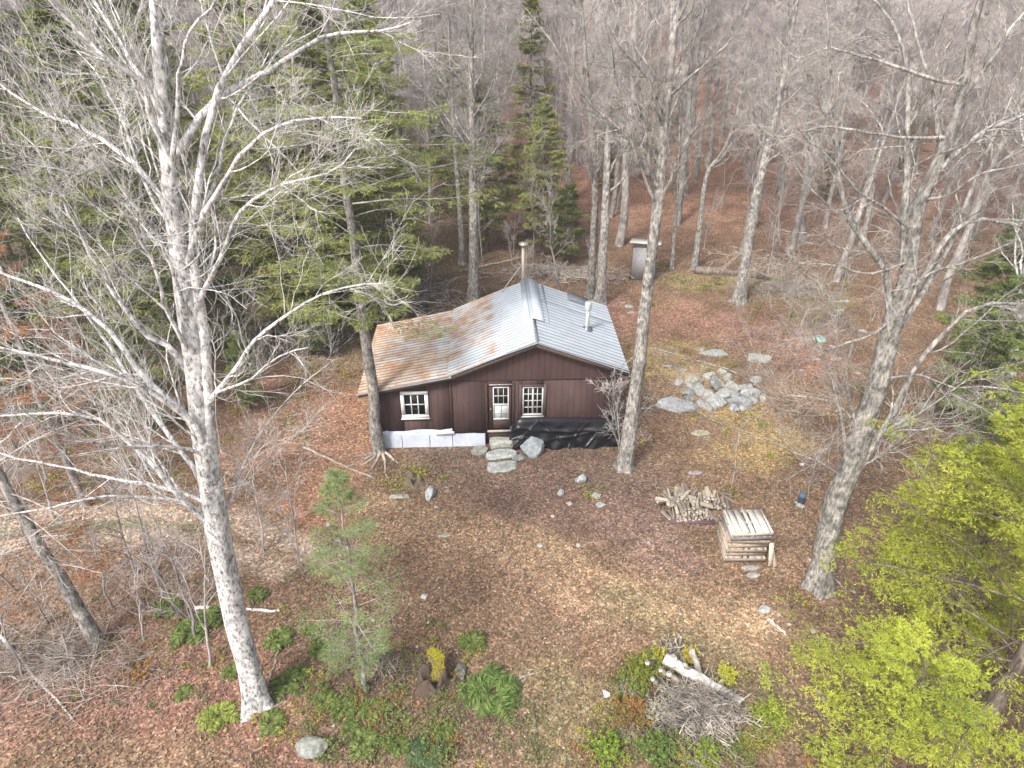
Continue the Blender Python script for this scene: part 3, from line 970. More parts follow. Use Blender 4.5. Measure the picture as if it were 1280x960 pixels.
DL = "pale stone lying on the leaves"
stones = [
    (848, 504, 50, 22, "broad flat grey boulder at the left of the stone pile", (.48, .49, .50), True, .5),
    (891, 441, 38, 11, "flat pale rock behind the stone pile, left one of two", (.52, .53, .50), True, .5),
    (946, 447, 36, 15, "rounded pale rock behind the stone pile, right one of two", (.50, .51, .46), False, .5),
    (876, 541, 22, 9, "low tan rock half buried in front of the stone pile", (.42, .38, .26), True, .4),
    (896, 482, 14, 11, "", (.50, .50, .46), False, .7), (868, 477, 18, 12, "", (.45, .44, .36), False, .6),
    (905, 494, 16, 12, "", (.48, .46, .42), False, .7), (885, 494, 15, 12, "", (.55, .54, .50), False, .7),
    (892, 503, 24, 14, "", (.50, .51, .50), False, .6), (873, 488, 14, 13, "", (.42, .43, .42), False, .7),
    (925, 503, 26, 16, "", (.36, .37, .38), False, .6), (913, 484, 13, 9, "", (.46, .46, .44), False, .7),
    (928, 488, 16, 9, "", (.42, .43, .43), False, .6), (941, 492, 18, 10, "", (.40, .41, .40), False, .6),
    (890, 472, 18, 9, "", (.54, .54, .50), False, .6), (910, 474, 11, 8, "", (.5, .5, .46), False, .7),
    (940, 503, 12, 8, "", (.44, .44, .42), False, .6), (917, 512, 14, 9, "", (.40, .41, .42), False, .6),
    (879, 508, 10, 8, "", (.46, .46, .44), False, .6), (902, 465, 10, 7, "", (.5, .5, .47), False, .6),
]
gi = 0
gl = ["pale rock at the left edge of the stone pile", "grey rock within the heap of stones on the right"]
for i, (px, py, w_, h_, lb, c_, sl, hf) in enumerate(stones):
    if lb: stone(px, py, w_, h_, lb, 50 + i, c_, sl, hf, name="boulder", cat="boulder")
    else: stone(px, py - 2, w_ * 1.15, h_ * 1.25, "rock heaped with others in the stone pile beyond the firewood", 50 + i, c_, sl, hf, name="rock", cat="rock", group="rocks of the stone pile")
rs = random.Random(12)
for i in range(26):
    px, py = rs.gauss(897, 27), rs.gauss(489, 10)
    p_ = g(px, py); hh = .18 * math.exp(-((px - 900) / 26) ** 2 - ((py - 487) / 12) ** 2)
    kk = rs.uniform(.75, 1.25)
    stone(px, py, rs.uniform(9, 17), rs.uniform(7, 12), "rock heaped with others in the stone pile beyond the firewood", 90 + i, (.42 * kk, .42 * kk, .40 * kk), False, .8, name="rock", group="rocks of the stone pile", z=p_.z + hh, rz=rs.uniform(0, 3))
more = [
    (1130, 527, 30, 15, "pale boulder behind the right hand leaning tree, larger of the pair", (.5, .5, .46), .6),
    (1114, 541, 14, 9, "small pale rock just left of the boulder behind the leaning tree", (.5, .5, .48), .6),
    (1155, 508, 24, 11, "greenish rock at the foot of the dark evergreen on the right", (.42, .43, .34), .6),
    (701, 617, 9, 9, "small upright pale stone in front of the black tarp, left of a cluster", (.5, .52, .52), .9),
    (726, 599, 14, 12, "pale pointed stone with yellow leaves near the tree at the cabin corner", (.5, .53, .52), .8),
    (744, 620, 15, 8, "flat pale stone in the cluster in front of the black tarp", (.48, .48, .42), .5),
    (750, 631, 13, 8, "grey stone lowest in the cluster in front of the black tarp", (.42, .45, .48), .5),
    (538, 616, 12, 19, "upright pale grey stone beside the leafy stump near the cabin", (.46, .48, .48), 1.2),
    (500, 621, 24, 8, "low grey stone left of the upright stone before the cabin", (.40, .39, .33), .6),
    (556, 669, 16, 6, "thin tan flat stone in the yard left of the grassy strip", (.48, .42, .34), .4),
    (391, 933, 38, 22, "mottled lichen covered rock at the bottom left near the big pale tree", (.34, .35, .31), .7),
    (942, 719, 16, 7, "small stone under the right front corner of the pallet stack", (.40, .38, .36), .6),
    (938, 710, 22, 7, "flat stone under the front of the pallet stack", (.36, .34, .32), .5),
    (869, 591, 18, 6, "low grey stone behind the firewood heap", (.36, .33, .32), .5),
    (1002, 580, 9, 5, "tiny white stone between the pallets and the leaning tree", (.62, .6, .58), .6),
    (955, 762, 16, 10, "white lump of stone in the leaves below the pallets", (.52, .53, .52), .6),
    (758, 867, 10, 8, "small white stone at the left edge of the brush heap", (.70, .70, .68), .7),
    (848, 822, 10, 9, "small white stone on top of the brush heap", (.72, .74, .74), .8),
    (410, 595, 14, 16, "brown rounded stone left of the cabin tree", (.33, .27, .18), .8),
    (593, 868, 12, 14, "pale stone left of the drooping green fern", (.5, .52, .52), .8),
    (577, 838, 14, 20, "dark grey rounded rock beside the yellow mossy stump", (.20, .20, .21), .8),
    (530, 745, 10, 8, "small pale stone alone in the yard above the stump", (.56, .55, .53), .6),
    (1148, 853, 22, 10, "whitish rock showing beneath the bright green hemlock", (.55, .54, .5), .6),
    (785, 383, 12, 6, "pale stone lying right of the cabin roof vent", (.5, .48, .46), .6),
    (1000, 632, 10, 7, "pale stone under the small blue topped canister", (.56, .54, .5), .6),
]
for i, (px, py, w_, h_, lb, c_, hf) in enumerate(more):
    stone(px, py, w_, h_, lb, 120 + i, c_, False, hf)
rr_ = random.Random(4)
for i in range(46):       # scattered pebbles of the yard
    px, py = rr_.uniform(380, 1080), rr_.uniform(600, 930)
    s_ = rr_.uniform(3, 6)
    stone(px, py, s_ * 1.3, s_, "small loose stone lying among the fallen leaves of the yard", 300 + i, (.5, .46, .43), False, .5, name="small_stone", group="small stones scattered over the yard")
for i in range(16):
    px, py = rr_.uniform(770, 1080), rr_.uniform(375, 470)
    stone(px, py, rr_.uniform(6, 11), rr_.uniform(3, 5), "small pale stone on the red brown forest floor behind the cabin", 380 + i, (.46, .43, .41), False, .5, name="small_stone", group="small stones behind the cabin")

# ------------------------------------------------------------------ pallets
def pallet_geo(c, w=1.08, d_=.92, th=.135):
    deck = Geo(); bear = Geo()
    r = RNG
    ws = [.09, .165, .175, .10, .175, .16, .06]; gaps = [.012, .014, .045, .048, .012, .024]
    x = 0
    for wi, gap in zip(ws, gaps + [0]):
        k = r.uniform(.82, 1.15)
        box(deck, (x, 0, th - .018), (x + wi, d_, th), tuple(ci * k for ci in c), jit=.003); x += wi + gap
    for x_ in (0, .25, .5, .75, .9):
        box(deck, (x_ * w, 0.004, 0), (x_ * w + .09, d_ - .004, .016), tuple(ci * .8 for ci in c), jit=.003)
    for y_ in (0, d_ / 2 - .02, d_ - .04):
        box(bear, (0.004, y_, .017), (w - .004, y_ + .04, th - .019), tuple(ci * .72 for ci in c), jit=.002)
    return deck, bear


def pallet(loc, rot, c, label, group="wooden pallets"):
    t = thing("wooden_pallet", label, "pallet", loc, 0, group)
    t.rotation_euler = rot
    a, b = pallet_geo(c)
    a.build("deck_boards", M['wood'], t); b.build("stringers", M['wood'], t)
    return t


pb = g(905, 706); pb = Vector((pb.x + .03, pb.y + .05, pb.z + .05))
names_p = ["bottom pallet of the stack, resting on stones", "second pallet from the bottom of the stack, brown and offset", "third pallet from the bottom of the stack",
           "fourth pallet up in the stack, light brown boards", "fifth pallet up in the stack, just under the grey pair", "grey weathered pallet second from the top of the stack",
           "topmost pallet of the stack with pale dry deck boards"]
cols_p = [(.38, .33, .28), (.46, .36, .27), (.42, .35, .28), (.48, .38, .29), (.42, .34, .27), (.26, .25, .25), (.62, .57, .49)]
z = pb.z
for i in range(7):
    z += .0
    ox, oy = ((-.02, 0), (.0, .03), (-.03, .01), (.01, .02), (-.01, .05), (.03, -.02), (.035, -.025))[i]
    pallet((pb.x + ox, pb.y + oy, z), (0, 0, math.radians((-2, 1, -1, 2, -3, 1, 1)[i])), cols_p[i], names_p[i])
    z += .150
def plank(a, b, w_, th, col, label, name="loose_board", cat="board", group=None):
    a = Vector(a); b = Vector(b); d_ = b - a; G = Geo(); n = 8
    box(G, (0, -w_ / 2, -th / 2), (d_.length, w_ / 2, th / 2), col, jit=.004)
    o = G.build(name, M['wood']); o.location = a; o.rotation_euler = d_.to_track_quat('X', 'Z').to_euler()
    return tag(o, label, cat, group)
plank((pb.x + 1.17, pb.y - .16, pb.z + .0), (pb.x + 1.16, pb.y + .05, pb.z + .62), .12, .03, (.62, .53, .42), "pale board leaning at the right front corner of the pallet stack")
plank((pb.x + 1.32, pb.y - .16, pb.z - .03), (pb.x + 1.16, pb.y + .35, pb.z + .62), .13, .03, (.58, .48, .37), "second pale board leaning right of the pallet stack")
# ------------------------------------------------------------------ firewood
LOGS = []
for k in range(7):
    r = np.random.default_rng(700 + k)
    G = Geo()
    nside = (3, 4, 9, 3, 4, 3, 8)[k]; rad = r.uniform(.042, .062); L = r.uniform(.34, .42)
    a = np.sort(r.uniform(0, .25, nside) + np.arange(nside) / nside) * 2 * math.pi
    rr__ = rad * r.uniform(.85, 1.15, nside)
    e = [np.stack([rr__ * np.cos(a), np.full(nside, y_), rr__ * np.sin(a)], 1) for y_ in (0, L)]
    brk = (.20, .165, .135); cut = (.54, .49, .42) if k % 3 else (.36, .33, .29)
    side = (.38, .33, .26) if nside < 5 else brk
    n_ = nside
    for j in range(n_):
        j2 = (j + 1) % n_
        cc = brk if (nside > 5 or j == 0) else side
        G.add([e[0][j], e[0][j2], e[1][j2], e[1][j]], [[0, 1, 2, 3]], None, cc)
    for s_, ee in ((0, e[0]), (1, e[1])):
        G.add(np.vstack([ee, ee.mean(0)]), None, [[j, (j + 1) % n_, n_] for j in range(n_)], cut)
    LOGS.append((G.mesh("split_log", M['wood']), rad))
FW = g(836, 652)
LOG_N = 0


def log_at(x, y, z, yaw, pitch, k, label, group):
    o = obj("split_log", LOGS[k][0], None, (x, y, z))
    o.rotation_euler = (pitch, random.uniform(0, 6), yaw)
    return tag(o, label, "firewood log", group)


def log_row(cx, cy, width, layers, group, label, yaw0=0., holes=0):
    base = H(cx, cy)
    for L in range(layers):
        n = int(width / .108) - L * 2
        for i in range(max(n, 1)):
            x = cx + (i - (n - 1) / 2) * .108 + random.uniform(-.025, .025)
            y = cy + random.uniform(-.06, .06) + L * .02
            log_at(x, y, base + .07 + L * .088 + random.uniform(-.015, .015), yaw0 + random.gauss(0, .2), random.gauss(0, .1), random.randrange(7), label, group)


log_row(FW.x + .62, FW.y - .02, 1.3, 6, "firewood logs of the front row", "split firewood log in the low front row of the heap, left of the pallets", .1)
log_row(FW.x + 1.28, FW.y + .50, 1.4, 6, "firewood logs of the back row", "split firewood log in the rear row of the heap behind the pallets", -.15)
for i in range(60):
    x = FW.x + random.uniform(.0, 1.0); y = FW.y + random.uniform(.3, .65)
    log_at(x, y, H(x, y) + .12 + .50 * (1 - abs(x - FW.x - .5) / .9) * random.uniform(.5, 1), random.gauss(0, .7), random.gauss(0, .35), random.randrange(7),
           "split firewood log tumbled on top of the heap left of the pallets", "loose logs on top of the firewood heap")
for px, py in ((890, 652), (897, 655), (918, 632), (914, 622)):
    p = g(px, py); log_at(p.x, p.y, p.z + .09, random.gauss(.6, .4), .3, random.randrange(7), "split firewood log slipped down beside the pallet stack", "loose logs beside the pallets")
G = Geo(); box(G, (0, 0, 0), (1.35, .5, .02), (.13, .07, .085), jit=.01)
o = G.build("ground_sheet", M['wood'], None); o.location = (FW.x - .02, FW.y - .14, H(FW.x, FW.y) + .015); tag(o, "dull purple sheet lying under the front row of firewood", "sheet")

# ------------------------------------------------------------------ small canister and lid
p = g(1000, 631)
t = thing("canister", "small dark canister with blue lid standing left of the leaning tree", "canister", (p.x, p.y, p.z + .08))
G = Geo(); lathe(G, [(0, 0), (.10, 0), (.105, .02), (.105, .24), (.09, .27), (0, .27)], 16, (.05, .06, .08)); G.build("body", M['wood'], t, True)
G = Geo(); lathe(G, [(0, .33), (.06, .33), (.1, .30), (.108, .27), (.108, .24)], 16, (.07, .15, .21)); G.build("lid", M['paint'], t, True)
p = g(1024, 425)
G = Geo(); lathe(G, [(0, .07), (.2, .065), (.26, .04), (.28, 0), (.25, 0)], 20, (.28, .52, .44)); o = G.build("bucket_lid", M['paint'], None, True); o.location = (p.x, p.y, p.z + .03); o.rotation_euler = (.12, 0, 0)
tag(o, "round pale green lid lying on the leaves far behind the stone pile", "lid")

# ------------------------------------------------------------------ outhouse
p = g(803, 349)
oh = thing("outhouse", "small grey weathered outhouse among trees behind the cabin", "outhouse", (p.x - .62, p.y, p.z), math.radians(-14))
GW = (.34, .33, .33)
G = Geo(); box(G, (0, 0, 0), (1.15, .05, 1.95), GW); box(G, (1.10, .052, 0), (1.15, 1.1, 1.8), GW); box(G, (.0, 1.05, 0), (1.098, 1.1, 1.7), GW); G.build("wall", M['wood'], oh)
G = Geo(); box(G, (-.02, .052, 0), (.04, 1.048, 1.8), (.06, .05, .045)); G.build("wall", M['wood'], oh)
G = Geo(); v = np.array([[-.2, -.22, 2.02], [1.35, -.22, 2.02], [1.35, 1.3, 1.72], [-.2, 1.3, 1.72], [-.2, -.22, 2.07], [1.35, -.22, 2.07], [1.35, 1.3, 1.77], [-.2, 1.3, 1.77]]); G.add(v, BOXQ, None, (.62, .62, .56)); G.build("roof", M['paint'], oh)
G = Geo(); box(G, (.2, -.03, .08), (.9, -.003, 1.8), (.37, .36, .36)); G.build("door", M['wood'], oh)
G = Geo(); box(G, (-.05, -.055, 1.78), (1.2, -.033, 1.86), (.2, .19, .18)); G.build("trim_board", M['wood'], oh)


# ------------------------------------------------------------------ trees
def px_line(pts, Y0_, Y1_, n):
    """limb through photo points, its distance going from Y0_ to Y1_"""
    m = len(pts)
    P = [at(px, py, Y0_ + (Y1_ - Y0_) * i / (m - 1)) for i, (px, py) in enumerate(pts)]
    return smoothline(P, n)


def wobble(rng, L, a):
    n = len(L); w = rng.normal(0, a, L.shape); w[0] = 0
    w[1:-1] = (w[:-2] + w[1:-1] + w[2:]) / 3
    return L + w


def flare(R, amt=.45, k=.10):
    n = len(R); t = np.linspace(0, 1, n)
    return R * (1 + amt * np.exp(-t / k))


def trunk_tube(G, L, R, k, seed):
    r = np.random.default_rng(seed); n = len(L)
    T = np.gradient(L, axis=0); T = nrm(T); N = nrm(np.cross(T, [1., .2, 0])); B = np.cross(T, N)
    a = np.arange(k) * 2 * math.pi / k
    d = np.concatenate([[0], np.cumsum(np.linalg.norm(np.diff(L, axis=0), axis=1))])
    m = r.integers(4, 6); ph = r.uniform(0, 6, 8)
    lob = (.5 + .5 * np.sin(m * a + ph[0])) ** 2 * (.8 + .5 * np.sin(a + ph[1]))
    f = np.exp(-d / .30)[:, None] * 1.15 * np.clip(lob, 0, 2)[None] + .25 * np.exp(-d / .5)[:, None]
    w = .05 * np.sin(a[None] * 3 + d[:, None] * .8 + ph[2]) + .045 * np.sin(a[None] * 5 - d[:, None] * 1.7 + ph[3]) + .04 * np.sin(d[:, None] * 2.6 + a[None] + ph[4])
    rr = R[:, None] * (1 + f + w)
    V = L[:, None] + rr[..., None] * (N[:, None] * np.cos(a)[None, :, None] + B[:, None] * np.sin(a)[None, :, None])
    i = np.arange(n - 1)[:, None] * k; j = np.arange(k)[None]; j2 = (j + 1) % k
    G.add(V.reshape(-1, 3), np.stack([i + j, i + j2, i + k + j2, i + k + j], -1).reshape(-1, 4))


def densify(L, R, n0=12, top=.06):
    """extra rings near the ground"""
    t = np.linspace(0, 1, len(L)); t2 = np.concatenate([np.linspace(0, top, n0, endpoint=False), np.linspace(top, 1, len(L))])
    return np.stack([np.interp(t2, t, L[:, i]) for i in range(3)], 1), np.interp(t2, t, R)


def hero_tree(name, label, trunk, tr, limbs, seed, barkm, twigm, lv, base=None, trunk_k=14, group=None):
    """trunk: (n,3) points, tr radii; limbs: list of (points, r0, r1); lv: twig levels"""
    rng = np.random.default_rng(seed)
    base = Vector(tuple(trunk[0])) if base is None else base
    t = thing(name, label, "tree", base, 0, group)
    off = -np.array(base)
    Gt = Geo(); trunk_tube(Gt, *densify(trunk + off, tr), 22, seed)
    Gt.build("trunk", barkm, t, True)
    Gc = Geo(); Gl = Geo()
    byn = {}
    for L, r0, r1 in limbs:
        dd_ = np.linalg.norm(trunk - L[0], axis=1); jn = int(dd_.argmin()); w_ = np.clip(1 - np.linspace(0, 1, len(L)) / .45, 0, 1)[:, None] ** 1.5
        L = L + (trunk[jn] - L[0]) * w_; r0 = min(r0, tr[jn] * .72)
        tt = np.linspace(0, 1, len(L))
        R = r0 + (r1 - r0) * tt ** .8
        L = wobble(rng, L, .035)
        tubes(Gl, *one(L + off, R), 9)
        byn.setdefault(len(L), []).append((L + off, R))
    P = np.stack([a[0] for a in byn[list(byn)[0]]]); R = np.stack([a[1] for a in byn[list(byn)[0]]])
    for i, (cnt, t0, t1, ang, lr, n, wig, trop, rr, k) in enumerate(lv):
        P2, R2 = spawn(rng, P, R, cnt, t0, t1, ang, .22, lr, .45, n, wig, trop, rr, rmin=.0038 - .0008 * i, shape=.5)
        tubes(Gl if i == 0 else Gc, P2, R2, k)
        P, R = P2, R2
    Gl.build("limbs", barkm, t, True)
    Gc.build("crown", twigm, t, False)
    return t


NL = 16
# big pale tree on the left
Yb = 9.65
bt = px_line([(322, 885), (312, 840), (300, 790), (285, 730), (272, 665), (262, 600), (250, 510), (240, 430), (230, 350), (216, 262), (205, 150), (196, 40), (190, -60), (186, -150)], Yb, Yb + .2, 48)
bt[0, 2] = H(bt[0, 0], bt[0, 1]) - .15
br = np.interp(np.linspace(0, 1, 48), [0, .04, .12, .35, .6, .8, 1], [.26, .24, .225, .21, .16, .10, .045])
def BL(pts, y1, r0, r1=.012, y0=Yb): return (px_line(pts, y0, y1, NL), r0 * .66, r1 * .6)
bl = [
    BL([(274, 668), (262, 600), (262, 500), (254, 400), (240, 337), (238, 281), (247, 210), (258, 142), (285, 86), (315, 37), (345, 4), (372, -50)], Yb + .5, .19, .05, Yb - .1),
    BL([(250, 225), (262, 157), (285, 124), (330, 90), (382, 60), (412, 45), (480, 39), (520, 28)], Yb + 1.2, .10, .02),
    BL([(240, 350), (262, 262), (285, 225), (300, 191), (326, 165), (360, 146), (416, 144), (450, 150)], Yb - .8, .085, .015),
    BL([(248, 420), (258, 360), (277, 319), (296, 270), (319, 247), (360, 229), (397, 221), (427, 206), (450, 190)], Yb - .6, .075, .014),
    BL([(272, 530), (279, 502), (296, 465), (315, 431), (337, 409), (367, 390), (397, 371), (446, 362), (480, 352)], Yb - 1.0, .075, .014),
    BL([(288, 690), (292, 634), (300, 592), (322, 544), (345, 514), (371, 484), (424, 450)], Yb + 1.4, .04, .009),
    BL([(262, 600), (247, 536), (217, 510), (180, 484), (146, 469), (105, 457), (56, 448), (0, 439), (-60, 420)], Yb - 1.2, .12, .018),
    BL([(255, 560), (225, 510), (199, 491), (169, 461), (131, 412), (94, 382), (49, 356), (0, 341), (-70, 310)], Yb + .8, .11, .018),
    BL([(270, 665), (240, 637), (225, 619), (202, 592), (165, 559), (139, 536), (124, 525), (75, 521), (0, 521), (-60, 515)], Yb - .8, .10, .015),
    BL([(240, 637), (232, 590), (200, 545), (165, 480), (135, 430), (100, 380), (60, 330), (20, 270)], Yb + 2.0, .09, .015),
    BL([(262, 650), (210, 624), (161, 621), (112, 622), (56, 634), (0, 645), (-60, 660)], Yb - 1.5, .055, .012),
    BL([(255, 640), (206, 615), (176, 604), (131, 596), (75, 585), (0, 568), (-70, 540)], Yb - .3, .06, .012),
    BL([(250, 490), (232, 465), (217, 439), (180, 424), (165, 397), (127, 337), (101, 296), (75, 240), (56, 191), (20, 160)], Yb - .6, .085, .014),
    BL([(226, 320), (204, 251), (172, 210), (139, 180), (94, 154), (56, 142), (0, 105), (-50, 80)], Yb + .9, .085, .014),
    BL([(218, 200), (195, 150), (180, 105), (142, 82), (97, 41), (67, 8), (20, -40)], Yb - .7, .075, .014),
    BL([(212, 190), (187, 116), (165, 75), (127, 22), (105, -20), (70, -80)], Yb + 1.2, .07, .014),
    BL([(232, 230), (221, 165), (225, 94), (232, 49), (262, 11), (290, -50)], Yb - .5, .065, .014),
    BL([(240, 470), (210, 400), (190, 330), (160, 270), (120, 230), (85, 215), (40, 205)], Yb - 1.5, .065, .012),
    BL([(245, 420), (225, 360), (205, 320), (185, 280), (150, 240), (110, 170), (70, 110)], Yb - 1.9, .06, .012),
    BL([(232, 320), (268, 240), (278, 180), (300, 130), (320, 100), (338, 70)], Yb + 2.2, .06, .012),
    BL([(236, 365), (220, 300), (190, 240), (150, 150), (120, 90), (90, 60)], Yb + 2.4, .06, .012),
]
LV_H = [(12, .15, .97, .68, .46, 9, .15, .05, .34, 5), (9, .12, .98, .68, .52, 6, .15, .06, .42, 4), (6, .1, 1, .65, .62, 5, .14, .06, .55, 3)]
hero_tree("maple_tree", "big pale mottled bare tree with many spreading limbs on the left", bt, br, bl, 21, M['birch'], M['birch_twig'], LV_H)

# leaning multi-stemmed tree on the right
Yr = g(1025, 735).y
rt = px_line([(1025, 738), (1033, 677), (1049, 617), (1069, 566), (1093, 491), (1105, 447), (1118, 395), (1136, 345), (1145, 262), (1171, 210), (1194, 150), (1212, 75), (1216, 30), (1239, -40)], Yr, Yr + .6, 48)
rt[0, 2] -= .15
rrd = np.interp(np.linspace(0, 1, 48), [0, .05, .15, .4, .6, .8, 1], [.33, .29, .27, .235, .17, .11, .045])
def RL(pts, y1, r0, r1=.012, y0=Yr + .2): return (px_line(pts, y0, y1, NL), r0 * .8, r1 * .6)
rl = [
    RL([(1055, 625), (1069, 605), (1097, 550), (1124, 506), (1148, 451), (1180, 411), (1207, 384), (1235, 376), (1290, 384), (1340, 380)], Yr - .6, .14, .03),
    RL([(1145, 300), (1171, 215), (1194, 191), (1231, 165), (1285, 137), (1340, 110)], Yr + .8, .13, .03),
    RL([(1120, 385), (1130, 337), (1126, 262), (1134, 206), (1134, 150), (1137, 75), (1122, 37), (1107, 11), (1075, -10), (1040, -30)], Yr + 1.2, .14, .02),
    RL([(1112, 410), (1111, 337), (1085, 307), (1059, 270), (1047, 225), (1047, 169), (1040, 94), (1032, 40), (1030, -30)], Yr - .3, .11, .02),
    RL([(1126, 300), (1100, 262), (1077, 244), (1050, 215), (1015, 180), (990, 160)], Yr - 1.0, .05, .012),
    RL([(1118, 395), (1160, 337), (1182, 296), (1212, 277), (1250, 277), (1300, 290), (1350, 300)], Yr + .4, .10, .02),
    RL([(1110, 430), (1175, 330), (1205, 259), (1225, 210), (1255, 150), (1275, 80)], Yr + 1.6, .11, .02),
    RL([(1052, 600), (1041, 590), (1002, 570), (958, 550), (930, 538), (883, 522), (855, 500)], Yr - .5, .03, .008),
    RL([(1078, 540), (1050, 500), (1017, 495), (958, 491), (918, 463), (879, 455), (839, 443), (812, 433)], Yr + 1.3, .04, .008),
    RL([(1062, 580), (1053, 520), (1045, 480), (1033, 451), (1017, 419), (1002, 384), (985, 340)], Yr + .6, .06, .012),
    RL([(1075, 550), (1062, 500), (1060, 455), (1070, 420), (1048, 385), (1020, 350), (990, 335), (960, 320)], Yr - .7, .05, .012),
    RL([(1112, 400), (1085, 420), (1060, 425), (1020, 440), (985, 410), (965, 400)], Yr - .8, .035, .009),
    RL([(1137, 160), (1110, 165), (1070, 160), (1035, 158), (1000, 165), (965, 175), (950, 180)], Yr - .5, .045, .012),
    RL([(1130, 330), (1085, 345), (1050, 330), (1010, 330), (975, 318), (945, 308)], Yr - 1.2, .04, .010),
    RL([(1105, 480), (1150, 470), (1190, 485), (1230, 480), (1280, 490), (1330, 500)], Yr - .4, .04, .010),
    RL([(1090, 560), (1130, 520), (1170, 535), (1200, 560), (1225, 600)], Yr - .6, .03, .008),
    RL([(1150, 250), (1190, 240), (1230, 215), (1270, 210), (1320, 190)], Yr - .9, .05, .012),
    RL([(1180, 200), (1165, 130), (1155, 70), (1140, 20), (1130, -30)], Yr + 1.8, .08, .015),
    RL([(1200, 140), (1230, 90), (1262, 40), (1290, 0), (1310, -40)], Yr + .2, .07, .015),
    RL([(1135, 110), (1105, 90), (1075, 70), (1035, 60), (1000, 72), (970, 50)], Yr + 1.0, .05, .012),
]
LV_R = [(13, .12, .97, .75, .40, 9, .20, .03, .36, 5), (10, .12, .98, .8, .48, 6, .20, .03, .5, 4), (8, .1, 1, .8, .52, 4, .2, .03, .7, 3)]
hero_tree("maple_tree", "leaning grey multi-stemmed bare tree on the right beyond the pallets", rt, rrd, rl, 22, M['bark'], M['twig'], LV_R)


def yard_tree(label, base_px, pts, r0, r1, top_px, seed, Yt=None, crown_n=14, spread=.5, lv=None, group=None, bark_=None, twig_=None, start=.55, extra=(), name="maple_tree"):
    """a tree standing where base_px meets the ground, its trunk passing through pts"""
    rng = np.random.default_rng(seed)
    b = g(*base_px); Yt = b.y if Yt is None else Yt
    L = px_line([base_px] + pts + [top_px], b.y, b.y + .3, 40)
    L[0] = (b.x, b.y, b.z - .15)
    R = np.interp(np.linspace(0, 1, 40), [0, .04, .1, 1], [r0 * 1.12, r0 * 1.06, r0, r1])
    P, RR = spawn(rng, L[None], R[None], crown_n, start, .98, .62, .2, spread, .35, NL, .10, .05, .42, shape=.55)
    limbs = [(P[i], RR[i, 0], RR[i, -1] * .5) for i in range(len(P))] + [(px_line(e[0], b.y, b.y + e[1], NL), e[2], .008) for e in extra]
    return hero_tree(name, label, L, R, limbs, seed + 1, bark_ or M['bark'], twig_ or M['twig'], lv or LV_M, base=b, group=group)


LV_M = [(11, .15, .97, .75, .42, 7, .16, .04, .42, 4), (9, .12, .98, .8, .48, 5, .18, .03, .55, 3), (8, .1, 1, .8, .52, 3, .2, .03, .75, 3)]
yard_tree("tall bare tree with straight grey trunk at the right corner of the cabin", (780, 586), [(790, 520), (800, 450), (809, 356), (824, 244), (831, 150), (836, 110), (840, 60), (848, 10)], .21, .06, (858, -120), 31,
          extra=(([(829, 170), (816, 105), (794, 82), (775, 60), (750, 10)], -.8, .06), ([(818, 240), (812, 205), (809, 185), (804, 170)], -.3, .07), ([(836, 120), (855, 70), (868, 30), (880, -20)], .8, .08),
                 ([(834, 125), (862, 95), (890, 70), (930, 40)], -1.0, .05), ([(832, 150), (800, 130), (770, 135), (740, 115)], 1.0, .045)))
yard_tree("grey tree with a straight trunk standing behind the left roof slope", (592, 378), [(592, 300), (591, 200), (590, 130)], .24, .07, (588, -10), 33, start=.42, crown_n=22, spread=.34)
yard_tree("right trunk of the close pair of trees behind the cabin roof", (750, 380), [(753, 330), (757, 260), (760, 180), (765, 100)], .22, .05, (778, -30), 34, start=.38, crown_n=22, spread=.32)
yard_tree("left trunk of the close pair of trees behind the cabin roof", (738, 374), [(741, 320), (744, 250), (742, 180), (735, 110)], .19, .05, (725, -20), 35, start=.40, crown_n=18, spread=.3)
yard_tree("leaning grey tree standing beside the fallen log on the right", (924, 378), [(934, 310), (945, 245), (960, 185), (975, 120)], .25, .06, (1000, -20), 36, start=.42, crown_n=22, spread=.36)
yard_tree("slender crooked pale tree left of the fallen log", (868, 336), [(874, 290), (880, 235), (885, 212), (905, 190), (920, 150)], .16, .03, (935, 70), 37, start=.45, crown_n=12, spread=.35)
yard_tree("thin dark tree between the outhouse and the crooked tree", (840, 336), [(842, 300), (846, 260), (848, 210)], .10, .03, (852, 90), 38, start=.35, crown_n=12, spread=.35, lv=LV_M[:2] + [(5, .1, 1, .75, .5, 3, .18, .03, .75, 3)])
yard_tree("bare tree left of the conifer spire behind the cabin", (578, 330), [(576, 280), (570, 200), (566, 140)], .15, .04, (560, 20), 39, start=.4, crown_n=16, spread=.33)
yard_tree("pale birch stem at the right edge beside the green hemlocks", (1258, 520), [(1266, 450), (1276, 380), (1290, 300)], .16, .05, (1320, 100), 40, start=.4, crown_n=12, spread=.3, name="birch_tree", bark_=M['birch'])
yard_tree("bare grey tree rising behind the stone pile on the right", (1000, 300), [(1006, 230), (1012, 150)], .2, .05, (1030, -10), 41, start=.35, crown_n=18, spread=.33)

